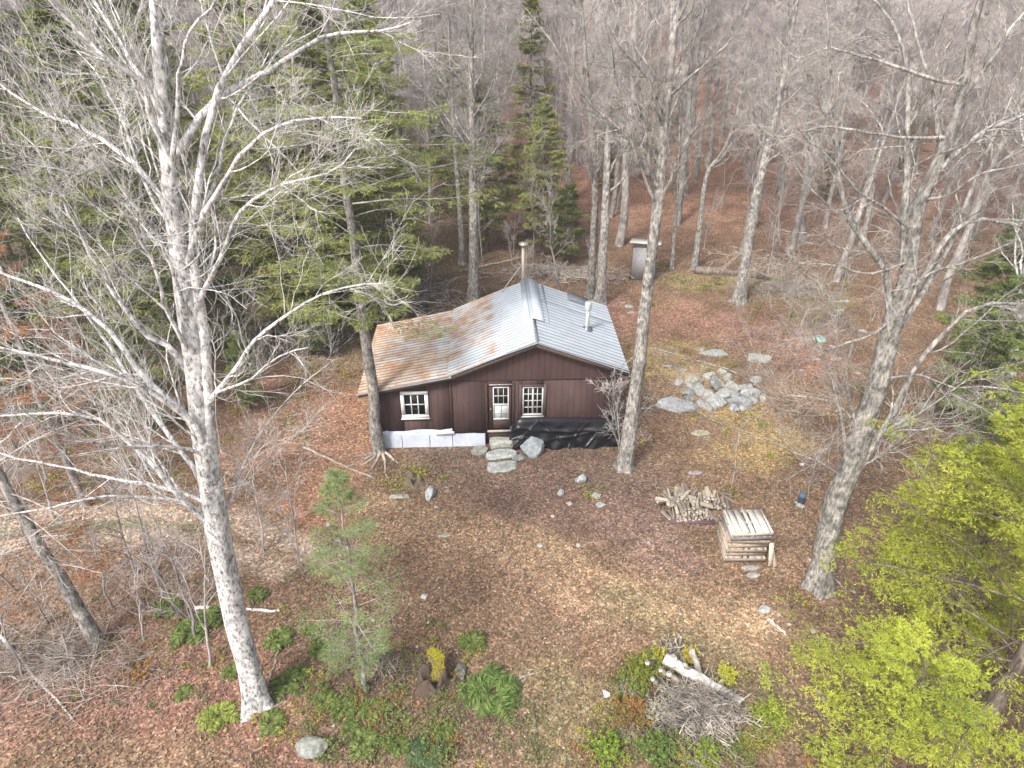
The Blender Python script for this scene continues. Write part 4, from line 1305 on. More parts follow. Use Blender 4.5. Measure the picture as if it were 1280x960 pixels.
# generic forest trees ------------------------------------------------
def bare_geo(seed, Ht, r0, crown_start=.38, n1=15, lv=(8, 7, 5), spread=.36, lean=.04, k=8, twr=.006, levels=3):
    rng = np.random.default_rng(seed)
    n = 14; z = np.linspace(0, Ht, n)
    L = np.stack([np.cumsum(rng.normal(lean * .3, lean, n)) * Ht / n * 1.2, np.cumsum(rng.normal(0, lean, n)) * Ht / n * 1.2, z], 1)
    L[:, :2] -= L[0, :2]; L[0, 2] = -.3
    R = np.interp(np.linspace(0, 1, n), [0, .06, .15, 1], [r0 * 1.35, r0 * 1.05, r0, r0 * .12])
    Gt = Geo(); tubes(Gt, *one(L, R), k)
    P, RR = spawn(rng, L[None], R[None], n1, crown_start, .98, .66, .2, spread, .35, 8, .13, .06, .40, shape=.55, rmin=twr * 2)
    tubes(Gt, P, RR, 5)
    Gc = Geo(); 
    for i, c in enumerate(lv[:levels]):
        P, RR = spawn(rng, P, RR, c, .12, .98, .75, .2, .47, .35, (6, 4, 3)[i], .18, .04, .5, shape=.45, rmin=twr)
        tubes(Gc, P, RR, 3)
    return Gt, Gc


BARE = []
for s_, Ht, r0, cs, n1, sp in ((1, 17, .20, .35, 18, .34), (2, 15, .17, .30, 16, .36), (3, 18.5, .24, .42, 18, .32), (4, 13, .13, .30, 15, .33), (5, 16, .18, .45, 15, .34), (6, 14.5, .16, .25, 18, .30), (7, 17.5, .15, .5, 13, .30)):
    a, b = bare_geo(100 + s_, Ht, r0, cs, n1, spread=sp * 1.12, lv=(11, 9, 8))
    BARE.append((a.mesh("trunk", M['bgbark'], True), b.mesh("crown", M['bgtwig'], False)))
BUSH = []
for s_, Ht in ((1, 3.2), (2, 4.5), (3, 2.4)):
    a, b = bare_geo(200 + s_, Ht, .028, .12, 12, spread=.42, lv=(6, 5), levels=2, twr=.004, k=5, lean=.07)
    BUSH.append((a.mesh("trunk", M['twig'], True), b.mesh("crown", M['bgtwig'], False)))


def put(name, protos, k, x, y, sc, rz, label, cat, group, parts=("trunk", "crown"), tilt=0., z=None):
    t = thing(name, label, cat, (x, y, H(x, y) if z is None else z), rz, group)
    if tilt: t.rotation_euler = (random.gauss(0, tilt), random.gauss(0, tilt), rz)
    t.scale = (sc, sc, sc * random.uniform(.94, 1.06))
    for nm, me in zip(parts, protos[k]): obj(nm, me, t)
    return t


# conifers ------------------------------------------------------------
def conifer_geo(seed, Ht, rad, r0, col, col2, start=.12, nb=70, droop=-.05, twigs=10, sub=5, nbl=5, bl=(.10, .022), shape_pow=.85, base_ang=1.45, sparse=1., lean=(0, 0), dead=.1, cover=.25, lenv=.3):
    rng = np.random.default_rng(seed)
    n = 16; t = np.linspace(0, 1, n)
    L = np.stack([lean[0] * t + rng.normal(0, .03, n), lean[1] * t + rng.normal(0, .03, n), t * Ht], 1); L[0] = (0, 0, -.3)
    R = r0 * (1 - t * .93); R[0] *= 1.3
    Gt = Geo(); tubes(Gt, *one(L, R), 10)
    tb = np.sort(start + (1 - start) * (rng.random(nb)) ** .9 * .99)
    f = tb * (n - 1); i = np.clip(f.astype(int), 0, n - 2); fr = (f - i)[:, None]
    pos = L[i] * (1 - fr) + L[i + 1] * fr
    az = np.arange(nb) * 2.399 + rng.normal(0, .3, nb)
    ln = rad * (1 - ((tb - start) / (1 - start))) ** shape_pow * rng.uniform(1 - lenv, 1 + lenv * .5, nb) + .12
    low = np.clip((tb - start) / (.25 * (1 - start)), 0.45, 1); ln *= low
    elev = (math.pi / 2 - base_ang) + .5 * tb ** 2
    d = np.stack([np.cos(az) * np.cos(elev), np.sin(az) * np.cos(elev), np.sin(elev)], 1)
    nn = 8; out = [pos]; p = pos
    for s_ in range(nn - 1):
        d = nrm(d + rng.normal(0, .05, d.shape) + np.array([0, 0, droop if s_ < 4 else -droop * .6]))
        p = p + d * (ln / (nn - 1))[:, None]; out.append(p)
    P = np.stack(out, 1)
    RR = np.maximum(.008, r0 * .17 * (ln / rad))[:, None] * np.linspace(1, .25, nn)[None]
    Gb = Geo(); tubes(Gb, P, RR, 4)
    P2, R2 = spawn(rng, P, RR, twigs, cover, 1.0, .95, .15, .42, .3, 5, .06, -.02, .5, flat=.9, shape=.65, rmin=.003)
    tubes(Gb, P2, R2, 3)
    P3, R3 = spawn(rng, P2, R2, sub, .05, 1.0, .75, .2, .42, .3, 3, .1, -.05, .6, flat=.8, shape=.4, rmin=.002, lmin=.10)
    Gf = Geo()
    for PP, cnt in ((P3, nbl), (P2, nbl), (P, nbl * 2)):
        ps, T, tt = along(rng, PP, cnt, .15 if PP is not P else .5)
        if sparse < 1:
            k = rng.random(len(ps)) < sparse; ps, T, tt = ps[k], T[k], tt[k]
        sgn = np.where(rng.random(len(ps)) < .5, 1, -1)[:, None]
        side = nrm(np.cross(T, [0, 0, 1.]))
        dd = nrm(T + side * sgn * rng.uniform(.2, 1.0, (len(ps), 1)))
        cn = np.sin(ps[:, 0] * 2.1 + seed) * np.sin(ps[:, 1] * 2.4) * np.sin(ps[:, 2] * 1.9 + 1)
        w = np.clip(.5 + .5 * cn + rng.normal(0, .22, len(ps)) + .25 * (tt - .5), 0, 1)[:, None]
        cc = np.array(col) * (1 - w) + np.array(col2) * w
        br_ = rng.random(len(ps)) < dead * .3
        cc[br_] = (.22, .15, .08)
        blades(Gf, rng, ps, dd, rng.uniform(.6, 1.3, len(ps)) * bl[0], rng.uniform(.7, 1.2, len(ps)) * bl[1], cc)
    return Gt, Gb, Gf


def conifer_obj(geos, name, label, loc, rz=0, group=None, barkm=None):
    t = thing(name, label, "tree", loc, rz, group)
    geos[0].build("trunk", barkm or M['brown_bark'], t, True)
    geos[1].build("branches", M['brown_bark'] if "green hemlock" in label or "lime" in label else M['twig'], t)
    geos[2].build("crown", M['foliage'], t)
    return t


DG, MG, YG = (.16, .20, .06), (.38, .42, .12), (.30, .34, .08)
# hemlock at the cabin's left corner
b = g(475, 566)
gg = conifer_geo(400, 18.5, 4.6, .20, (.17, .21, .07), (.38, .42, .14), start=.25, nb=115, droop=-.06, twigs=13, sub=6, nbl=8, bl=(.12, .013), sparse=.8, lean=(-.15, .3), cover=.30, lenv=.5)
conifer_obj(gg, "hemlock_tree", "tall sparse hemlock with grey trunk at the left corner of the cabin", b, barkm=M['bark'])
# roots at its foot
G = Geo(); rg = np.random.default_rng(8)
for ang in (-2.95, -2.5, -2.2, -1.75, -1.2, -.6):
    L_ = rg.uniform(.9, 1.7); tt = np.linspace(0, 1, 8)
    pts = np.stack([np.cos(ang) * L_ * tt + .06 * np.sin(tt * 6), np.sin(ang) * L_ * tt + .05 * np.cos(tt * 5), .12 * (1 - tt) ** 3 - .015 - tt * .02], 1)
    tubes(G, *one(pts, np.linspace(.06, .022, 8)), 6)
ro = G.build("root", M['stick']); ro.parent = bpy.data.objects["hemlock_tree"]

# sapling in the centre foreground
b = g(457, 862)
gg = conifer_geo(401, 6.0, 1.5, .065, (.17, .25, .10), (.34, .42, .18), start=.16, nb=58, droop=-.02, twigs=12, sub=6, nbl=6, bl=(.085, .0045), sparse=.62, base_ang=1.3, lean=(.1, .1), cover=.35, dead=.3)
conifer_obj(gg, "spruce_sapling", "feathery light green young conifer standing alone in the front yard", b, barkm=M['bark'])
# bright hemlock, right foreground
b = Vector((9.15, 8.3, H(9.15, 8.3)))
gg = conifer_geo(402, 9.4, 5.0, .19, (.25, .31, .04), (.60, .62, .085), start=.10, nb=78, droop=-.035, twigs=14, sub=8, nbl=10, bl=(.065, .0085), base_ang=1.42, sparse=1, lean=(.3, .3), cover=.28, shape_pow=.7, dead=.05, lenv=.4)
conifer_obj(gg, "hemlock_tree", "bright yellow green hemlock filling the lower right corner", b)
b = g(1075, 1000)
gg = conifer_geo(403, 4.4, 2.5, .07, (.24, .30, .045), (.54, .58, .09), start=.08, nb=50, droop=-.03, twigs=13, sub=7, nbl=10, bl=(.06, .0075), sparse=1, lean=(.2, .2), cover=.25, shape_pow=.7)
conifer_obj(gg, "hemlock_tree", "smaller lime green hemlock in front of the tall one at the bottom right", b)
b = Vector((10.4, 11.3, H(10.4, 11.3)))
gg = conifer_geo(406, 6.4, 3.0, .12, (.26, .32, .04), (.60, .63, .085), start=.10, nb=70, droop=-.03, twigs=14, sub=7, nbl=11, bl=(.075, .009), sparse=1, lean=(-.2, .2), cover=.22, shape_pow=.75)
conifer_obj(gg, "hemlock_tree", "bright yellow green hemlock at the right edge below the leaning tree's limbs", b)
gg = conifer_geo(405, 9.8, 2.4, .12, (.32, .13, .06), (.46, .23, .11), start=.2, nb=55, droop=-.05, twigs=9, sub=4, nbl=4, bl=(.14, .016), sparse=.6, cover=.3, lenv=.5)
conifer_obj(gg, "fir_tree", "upright dying conifer with orange brown needles at the left edge above the leaning one", (-12.8, 16.2, H(-12.8, 16.2)), barkm=M['bark'])
# rusty dead conifer, left edge
b = g(125, 806)
gg = conifer_geo(404, 10.5, 3.2, .17, (.30, .12, .05), (.42, .20, .09), start=.22, nb=52, droop=-.05, twigs=8, sub=4, nbl=4, bl=(.13, .013), sparse=.55, lean=(-1.9, .8), cover=.4, lenv=.5)
conifer_obj(gg, "fir_tree", "leaning grey trunked conifer with rust coloured needles at the left edge", b, barkm=M['bark'])
# conifer prototypes for the forest
CON = []
for s_, Ht, rd, c1, c2, nb in ((1, 15, 3.9, DG, MG, 135), (2, 13, 3.6, (.19, .22, .07), (.44, .46, .13), 125), (3, 16, 3.0, (.17, .20, .06), (.40, .41, .11), 110), (4, 6, 1.9, (.12, .16, .05), (.29, .36, .10), 60)):
    a, bb, c = conifer_geo(420 + s_, Ht, rd, .16 * Ht / 14, c1, c2, start=.10, nb=nb, twigs=10, sub=5, nbl=5, bl=(.20, .030) if Ht > 8 else (.14, .025), cover=.25, lenv=.4)
    CON.append((a.mesh("trunk", M['brown_bark'], True), bb.mesh("branches", M['twig'], False), c.mesh("crown", M['foliage'], False)))
CP = ("trunk", "branches", "crown")
gE = "evergreens at the left edge of the clearing"
ev = [(-13.5, 22.5, .9, 0), (-18, 25, 1.05, 1), (-10.2, 27.5, .98, 2), (-15.5, 30, 1.1, 0), (-22.5, 22, 1.0, 1), (-20.5, 31, 1.05, 2), (-25, 28, 1.0, 0),
      (-12, 34.5, .95, 1), (-17.5, 37, 1.0, 0), (-27, 36, 1.0, 2), (-8.2, 31.5, 1.02, 1), (-6.6, 35.5, .9, 0), (-22, 43, 1.0, 1), (-30, 44, 1.0, 0), (-14, 43, .9, 2), (-9, 42, .85, 1)]
EVL = ["nearest dark evergreen behind the big pale tree's left limbs", "evergreen at the left, second row behind the pale tree", "evergreen just left behind the cabin hemlock's trunk", "broad evergreen in the middle of the left conifer mass",
       "evergreen close to the left edge, near row", "tall evergreen behind the left conifer mass", "evergreen at the far left edge", "evergreen directly behind the pale tree's right hand limbs", "evergreen in the back row between two taller ones on the left",
       "evergreen in the back left corner of the clearing", "yellowish evergreen left of the cabin roof's rear corner", "small evergreen nearest the slash pile behind the cabin", "far evergreen above the left conifer mass", "farthest evergreen at the upper left edge",
       "far narrow evergreen at the top left behind the pale tree's crown", "far evergreen left of the two grey trunks behind the roof"] + ["young evergreen in the brush left of the cabin, number %s from the front" % w_ for w_ in ("one", "two", "three", "four", "five", "six", "seven", "eight", "nine", "ten", "eleven", "twelve")]
ev += [(-9.5, 21.5, .55, 3), (-12.5, 20, .7, 3), (-8.0, 25.5, .8, 3), (-11.5, 25, .9, 3), (-15, 26.5, .8, 3), (-16, 20, .9, 3), (-20, 19.5, .9, 3), (-7.2, 29, .8, 3), (-10, 31, 1.0, 3), (-13.5, 38, 1.1, 3), (-5.2, 31.5, .8, 3), (-19, 22, .8, 3)]
for i, (x, y, s_, k) in enumerate(ev):
    put("hemlock_tree", CON, k, x, y, s_, i * 1.7, EVL[i], "tree", gE, CP, .015)
put("spruce_tree", CON, 2, 1.0, 40.5, .82, .5, "narrow conifer spire rising behind the stove pipe", "tree", None, CP)
put("hemlock_tree", CON, 1, -1.4, 38.0, .70, 2.1, "loose green hemlock left of the conifer spire behind the cabin", "tree", None, CP)
put("hemlock_tree", CON, 1, -3.6, 44.0, .8, 1.1, "hemlock farther back between the two grey trunks behind the roof", "tree", None, CP)
put("hemlock_tree", CON, 1, 1.7, 37.8, .62, 3.1, "bushy hemlock directly behind the stove pipe, right of the spire", "tree", None, CP)
put("hemlock_tree", CON, 0, -5.4, 28.6, .74, 1.9, "full green hemlock rising just behind the cabin's left roof corner", "tree", None, CP)
put("hemlock_tree", CON, 1, -8.4, 25.6, .95, 0.4, "broad yellowish hemlock left of the cabin behind the tall sparse one", "tree", None, CP)
put("fir_tree", CON, 3, 3.0, 36.5, .78, 4., "short dense fir just behind the cabin between trunk pairs", "tree", None, CP)
for x, y, s_, lb in ((15.5, 20.0, .98, "dark green young hemlock at the right edge behind the bright one"), (17.8, 23.5, 1.2, "taller dark hemlock farther back at the right edge"), (14.6, 17.4, .62, "small hemlock low at the right edge beside the pale boulder"),
                     (19.5, 19.5, 1.1, "hemlock at the far right edge of the yard")):
    put("hemlock_tree", CON, 3, x, y, s_, x, lb, "tree", None, CP)
for x, y, s_ in ((6.5, 49, .6), (9.5, 52, .7), (4.5, 56, .7), (13, 62, .9), (21, 47, .7), (30, 55, .9), (-4, 55, 1.2)):
    put("fir_tree", CON, 3, x, y, s_, x, "small green fir dotted among the bare forest trunks", "tree", "small firs in the bare forest", CP)

# bare forest ---------------------------------------------------------
rf = random.Random(9)
pts = []


def ok(x, y, dmin):
    for a, b_ in pts:
        if (a - x) ** 2 + (b_ - y) ** 2 < dmin * dmin: return False
    return True


LB = {0: "bare grey tree in the leafless forest beyond the clearing"}
gF = "bare trees of the forest behind the clearing"
cnt = 0; tries = 0
while cnt < 285 and tries < 20000:
    tries += 1
    y = 37 + 70 * rf.random() ** 1.05; x = rf.uniform(-1, 1) * (.80 * y * 1.02 + 4)
    # keep the open floor right of the cabin lighter
    if 4 < x < 18 and y < 50 and rf.random() < .72: continue
    if -5 < x < 6 and y < 40: continue
    if -28 < x < -6 and y < 45 and rf.random() < .7: continue
    if not ok(x, y, 3.0 if y < 60 else 3.4): continue
    pts.append((x, y)); cnt += 1
    put("bare_tree", BARE, rf.randrange(7), x, y, rf.uniform(.8, 1.12), rf.uniform(0, 6.28), LB[0], "tree", gF, tilt=.03)
# right hand side and left hand side, nearer
EDL = ["bare tree right of the leaning tree, first row behind the dark hemlocks", "bare tree in the second row behind the dark hemlocks on the right", "bare tree nearer the right edge behind the dark hemlocks", "slim bare tree behind the leaning tree's upper limbs",
       "bare tree seen just left of the leaning tree's upper trunk", "bare tree deep behind the leaning tree's right limbs", "bare tree far back at the upper right edge", "bare tree beside the farthest right dark hemlock", "bare tree at the right edge of the photo above the bright green hemlocks",
       "bare tree at the left edge behind the rust needled conifer", "bare tree farther back at the left edge between evergreens", "bare tree between the big pale tree and the left evergreens", "bare tree in the upper left corner among evergreens", "bare tree beyond the crooked pale tree and fallen log", "bare tree behind the leaning grey tree at the fallen log"]
for i, (x, y) in enumerate([(20, 30), (23, 34), (26, 29), (19, 38), (16.5, 33.5), (24, 39), (29, 36), (22, 26), (27.5, 23.5), (-24, 18), (-27, 23), (-19, 18.5), (-30, 30), (12.8, 37.5), (14.8, 42)]):
    put("bare_tree", BARE, i % 7, x, y, rf.uniform(.8, 1.0), rf.uniform(0, 6.28), EDL[i], "tree", "bare trees at the clearing's edges", tilt=.04)
# far forest mass
lows = []
for s_ in range(4):
    a, bb = bare_geo(300 + s_, 15.5, .17, .25, 18, lv=(10, 7), levels=2, twr=.014, k=4, spread=.38)
    lows.append((a.arrays(), bb.arrays()))
Ga, Gb_ = Geo(), Geo()
for i in range(420):
    y = 104 + 90 * rf.random(); x = rf.uniform(-1, 1) * (.80 * y + 4)
    s_ = rf.uniform(.85, 1.15); R_ = rotm(0, 0, rf.uniform(0, 6.28)) * s_
    a, bb = lows[i % 4]
    for G_, ar in ((Ga, a), (Gb_, bb)):
        v, q, t_, c = ar
        G_.add(v @ R_.T + np.array([x, y, H(x, y)]), q, None, c)
Ga.add(*(lambda ar: (ar[0], ar[1], None, ar[3]))(Gb_.arrays()))
kind(Ga.build("forest", M['bgtwig']), "stuff")

# saplings and brush
gS = "thin leafless saplings at the forest edge"
for i in range(230):
    y = rf.uniform(32, 74); x = rf.uniform(-1, 1) * (.75 * y)
    if -5.5 < x < 5 and y < 27: continue
    if 5 < x < 14 and y < 38: continue
    put("bare_sapling", BUSH, rf.randrange(3), x, y, rf.uniform(.8, 2.3), rf.uniform(0, 6.28), "thin leafless sapling at the edge of the forest", "sapling", gS, tilt=.06)
for i, (px, py, s_) in enumerate([(170, 720, 1.3), (205, 745, 1.5), (225, 770, 1.4), (245, 800, 1.6), (262, 835, 1.3), (180, 800, 1.0), (140, 760, 1.1), (90, 830, .9), (60, 780, 1.0), (30, 850, 1.1), (20, 740, 1.2), (110, 880, .8), (330, 690, 1.2), (372, 700, 1.0),
                                  (318, 600, 1.0), (40, 690, 1.2), (70, 650, 1.2), (180, 590, 1.0), (130, 560, 1.2), (240, 540, 1.1), (60, 600, 1.3), (10, 640, 1.2), (220, 470, 1.2), (150, 470, 1.3), (330, 470, .8), (60, 500, 1.4), (20, 560, 1.3)]):
    p = g(px, py)
    put("bare_sapling", BUSH, i % 3, p.x, p.y, s_ * .9, i * 1.3, "thin leafless sapling in the brush under the big pale tree on the left", "sapling", "saplings in the brush on the left", tilt=.08)
for i, (px, py, s_, lb) in enumerate([(1010, 620, .62, "slender leafless sapling standing by the blue topped canister"), (915, 610, .5, "thin bare sapling behind the firewood heap with a yellow leaf clump"), (790, 545, .55, "pale bare shrub at the right corner of the cabin"),
                                      (985, 400, .8, "pale bare shrub beyond the stone pile"), (1045, 410, .9, "bare shrub left of the leaning tree's upper trunk"), (960, 340, .9, "bare brush beside the leaning grey tree at the fallen log"), (380, 720, .7, "thin bare sapling left of the young conifer"),
                                      (1150, 600, .8, "bare shrub behind the bright hemlock")]):
    p = g(px, py)
    put("bare_sapling", BUSH, i % 3, p.x, p.y, s_, i * 1.3, lb, "sapling", None, tilt=.08)


a, b = bare_geo(260, 2.6, .022, .06, 20, spread=.6, lv=(7, 5), levels=2, twr=.005, k=5, lean=.07)
pc = cab(7.95, -.75, 0)
t = thing("bare_shrub", "pale bare twiggy shrub against the right end of the brown cabin wall", "shrub", pc, 1.0)
t.rotation_euler = (0, -.18, 0)
a.build("stem", M['birch_twig'], t); b.build("twigs", M['birch_twig'], t)


# ------------------------------------------------------------------ sticks, logs, brush
def sticks(name, centre, rx, ry, n, rad, ln, seed, hgt_=.35, mat=None, label=None, cat=None, orient=None, as_stuff=True):
    r = np.random.default_rng(seed); c = centre
    a = r.normal(0, .45, (n, 2)) * np.array([rx, ry])
    if orient is None: az = r.uniform(0, 2 * math.pi, n)
    else: az = orient + r.normal(0, .5, n)
    L = r.uniform(.4, 1.0, n) * ln
    el = r.normal(0, .14, n)
    hz = hgt_ * np.exp(-((a[:, 0] / rx) ** 2 + (a[:, 1] / ry) ** 2) * 1.4) * r.random(n)
    x = c.x + a[:, 0]; y = c.y + a[:, 1]
    ctr = np.stack([x, y, hgt(x, y) + .04 + hz], 1)
    d = np.stack([np.cos(az) * np.cos(el), np.sin(az) * np.cos(el), np.sin(el)], 1)
    t = np.linspace(-.5, .5, 6)
    P = ctr[:, None] + d[:, None] * (L[:, None] * t[None])[..., None]
    P = P + r.normal(0, .03, P.shape) * ln
    zmin = hgt(P[..., 0], P[..., 1]) + .01
    P[..., 2] = np.maximum(P[..., 2], zmin)
    R = (rad * r.uniform(.4, 1.3, n))[:, None] * np.linspace(1, .4, 6)[None]
    G = Geo(); tubes(G, P, R, 5)
    S, SR = spawn(r, P, R, 3, .3, 1, .7, .2, .35, .3, 4, .2, .05, .6, rmin=.003)
    tubes(G, S, SR, 3)
    off = np.array([c.x, c.y, H(c.x, c.y)])
    G.v = [v - off for v in G.v]
    o = G.build(name, mat or M['stick']); o.location = tuple(off)
    if as_stuff: kind(o, "stuff")
    if label: tag(o, label, cat)
    return o


sticks("brush_heap", g(875, 895), 1.05, .85, 420, .013, 1.2, 1, .5, label="heap of thin grey sticks and branches at the bottom beside the green shrub", cat="brush")
sticks("brush_heap", g(470, 830), .8, .35, 70, .008, 1.0, 2, .2, label="low tangle of dead twigs at the foot of the young conifer", cat="brush")
sticks("brush_heap", g(60, 840), 2.6, 1.5, 260, .009, 2.2, 3, .5, label="tangle of fallen dead branches at the lower left", cat="brush")
sticks("brush_heap", g(470, 372), 4.0, 2.2, 420, .022, 2.6, 4, .7, label="long pile of grey slash branches behind the left of the cabin", cat="brush")
sticks("brush_heap", g(700, 345), 3.6, 1.0, 260, .018, 2.2, 5, .5, label="slash of dead branches along the forest edge behind the roof ridge", cat="brush")
sticks("brush_heap", g(330, 430), 4.5, 3.0, 260, .015, 2.2, 6, .5, label="dead brush spread under the evergreens on the left", cat="brush")
sticks("brush_heap", g(990, 365), 2.6, 1.3, 160, .013, 1.8, 7, .5, label="pinkish grey brush beside the leaning tree at the fallen log", cat="brush")
sticks("brush_heap", g(840, 820), .5, .3, 30, .03, .6, 8, .3, label="short weathered wood pieces on the top of the brush heap", cat="brush", as_stuff=False)
sticks("fallen_twigs", Vector((0, 15, 0)), 10, 5, 160, .006, .5, 9, 0.0, label="scattered thin twigs lying over the yard", cat="twigs")


def log(a, b, r0, r1, label, name="fallen_log", mat=None, cat="log", lift=None, group=None):
    A = g(*a); B = g(*b)
    A.z += r0 * .7 if lift is None else lift; B.z += r1 * .7
    t = np.linspace(0, 1, 10)[:, None]
    P = np.array(A) * (1 - t) + np.array(B) * t
    rg_ = np.random.default_rng(int(a[0]))
    P[1:-1] += rg_.normal(0, .015, (8, 3))
    off = np.array(A); G = Geo(); tubes(G, *one(P - off, np.linspace(r0, r1, 10)), 10, caps=True)
    o = G.build(name, mat or M['stick'], None, False); o.location = tuple(A)
    return tag(o, label, cat, group)


log((868, 341), (960, 349), .24, .17, "dark fallen log lying on the forest floor behind the outhouse", mat=M['brown_bark'])
for i_, (a_, b_, r_) in enumerate((((806, 846), (824, 826), .06), ((838, 842), (846, 822), .09), ((822, 858), (842, 850), .055), ((850, 850), (866, 846), .05), ((812, 872), (826, 862), .05), ((832, 866), (856, 860), .06))):
    log(a_, b_, r_, r_ * .85, "short weathered grey wood chunk on top of the brush heap", lift=.50 + .03 * i_, name="wood_chunk", cat="wood chunk", group="wood chunks on the brush heap")
log((828, 836), (926, 880), .14, .10, "thick pale bleached log lying along the right of the brush heap", mat=M['birch_twig'], lift=.35)
log((862, 826), (880, 862), .08, .07, "short grey post end sticking out of the brush heap", lift=.4)
log((960, 775), (985, 798), .05, .03, "short pale stick below the white stone near the leaning tree")
log((328, 900), (378, 855), .035, .02, "long thin grey stick at the foot of the big pale tree")
log((335, 862), (350, 805), .03, .02, "second thin stick beside the big pale trunk's base")
log((0, 795), (92, 900), .05, .02, "long pale fallen branch at the lower left corner", mat=M['birch_twig'])
log((30, 870), (150, 800), .04, .02, "grey fallen limb crossing the brush at the lower left")
log((245, 762), (350, 764), .05, .03, "pale stick lying behind the big pale tree", mat=M['birch_twig'])
log((575, 340), (655, 322), .06, .05, "thin pole lying beyond the roof near the stove pipe")
log((1010, 700), (1058, 740), .04, .02, "bent grey stick beside the base of the leaning tree")
log((1180, 750), (1240, 790), .05, .03, "grey branch lying under the bright hemlock at the right")
log((640, 853), (668, 842), .03, .015, "little white stick beside the drooping fern", mat=M['birch_twig'])
log((695, 880), (738, 846), .012, .008, "thin straight twig lying in the yard right of the fern")
log((380, 560), (470, 600), .04, .03, "fallen stick left of the cabin tree's roots")


# stump with yellow moss
p = g(540, 855)
t = thing("tree_stump", "old hollow stump with a bright yellow mossy slab leaning on it", "stump", p)
def stump_geo(seed, r_, h_, c):
    rg_ = np.random.default_rng(seed); k = 26; G = Geo(); a = np.arange(k) * 2 * math.pi / k
    rr_ = 1 + .18 * np.sin(a * 5 + seed) + .1 * np.sin(a * 9)
    rows = []
    for z_, f in ((-.1, 1.6), (.06, 1.25), (h_ * .5, 1.0), (h_, .92), (h_ * .96, .75), (h_ * .25, .5)):
        rows.append(np.stack([np.cos(a) * rr_ * r_ * f, np.sin(a) * rr_ * r_ * f, np.full(k, z_) + (.14 * np.sin(a * 3 + seed) if z_ > h_ * .8 else 0)], 1))
    V_ = np.concatenate(rows); q = [[i * k + j, i * k + (j + 1) % k, (i + 1) * k + (j + 1) % k, (i + 1) * k + j] for i in range(5) for j in range(k)]
    G.add(V_, q, None, c); G.add(np.vstack([rows[-1], rows[-1].mean(0)]), None, [[j, (j + 1) % k, k] for j in range(k)], tuple(x * .6 for x in c))
    return G
stump_geo(1, .30, .30, (.085, .06, .045)).build("trunk", M['wood'], t, True)
rg2 = np.random.default_rng(5)
G = Geo(); nu, nv = 9, 18
U, V_ = np.meshgrid(np.linspace(-1, 1, nu), np.linspace(0, 1, nv))
wd = .15 * (1 - .25 * V_) * (1 + .15 * np.sin(V_ * 9))
P_ = np.stack([U * wd + .10 * np.sin(V_ * 2.2), -.30 * V_ + .05 * U * 0, .85 - .62 * V_ ** 1.3 - .07 * U ** 2 + rg2.normal(0, .008, U.shape)], -1)
Q_ = P_ - np.array([0, 0, .06]) - .03 * np.array([0, 1, 0])
ix = (np.arange(nv - 1)[:, None] * nu + np.arange(nu - 1)[None]).ravel(); q_ = np.stack([ix, ix + nu, ix + nu + 1, ix + 1], 1)
G.add(P_.reshape(-1, 3), q_, None, (.30, .27, .03)); G.add(Q_.reshape(-1, 3), q_[:, ::-1], None, (.16, .12, .07))
for a_, b_ in ((P_[0], Q_[0]), (P_[-1], Q_[-1]), (P_[:, 0], Q_[:, 0]), (P_[:, -1], Q_[:, -1])):
    k_ = len(a_); i_ = np.arange(k_ - 1); G.add(np.vstack([a_, b_]), np.stack([i_, i_ + 1, i_ + k_ + 1, i_ + k_], 1), None, (.2, .17, .05))
ps_ = P_.reshape(-1, 3)[rg2.integers(0, nu * nv, 2600)] + rg2.normal(0, .014, (2600, 3))
blades(G, rg2, ps_, rg2.normal(0, .6, (2600, 3)) + [0, 0, 1.], rg2.uniform(.02, .05, 2600), rg2.uniform(.004, .009, 2600), np.array([.44, .40, .035]) * rg2.uniform(.55, 1.25, (2600, 1)), jit=.2)
o = G.build("moss", M['deadleaf'], t); o.location = (.06, .3, -.05)
stump_geo(2, .24, .16, (.14, .11, .08)).build("tree_stump", M['wood'], None, True)
o = bpy.data.objects["tree_stump.001"]; o.location = g(517, 604); tag(o, "low broken stump covered with yellowing leaves in front of the cabin", "stump")

# ------------------------------------------------------------------ ferns and small plants
def fern_geo(seed, nf=7, ln=.6, c1=(.09, .14, .035), c2=(.20, .27, .07), up=1.0, dens=22, lw=.085):
    r = np.random.default_rng(seed); G = Geo()
    az = np.arange(nf) * 2 * math.pi / nf + r.normal(0, .25, nf); L = ln * r.uniform(.7, 1.15, nf)
    t = np.linspace(0, 1, 8)
    out = L[:, None] * t[None] * .9; zz = L[:, None] * (up * .9 * t - up * .95 * t ** 2)[None] + .03
    P = np.stack([np.cos(az)[:, None] * out, np.sin(az)[:, None] * out, zz], -1)
    tubes(G, P, np.full((nf, 8), .004), 3, (.2, .22, .08))
    m = np.arange(nf)[:, None]; tt = np.linspace(.12, .98, dens)[None].repeat(nf, 0)
    f = tt * 7; i = np.clip(f.astype(int), 0, 6); fr = (f - i)[..., None]
    ps = P[m, i] * (1 - fr) + P[m, i + 1] * fr; T = nrm(P[m, i + 1] - P[m, i])
    for sg in (1, -1):
        side = nrm(np.cross(T, [0, 0, 1.])) * sg
        dd = nrm(side + T * .45).reshape(-1, 3)
        ll = (ln * .30 * np.sin(np.clip(tt, .05, 1) * math.pi * .92 + .15)).reshape(-1) + .01
        w = r.random(len(dd))[:, None]; cc = np.array(c1) * (1 - w) + np.array(c2) * w
        blades(G, r, ps.reshape(-1, 3), dd, ll, ll * lw / .3 * .5 + .003, cc, jit=.18)
    return G


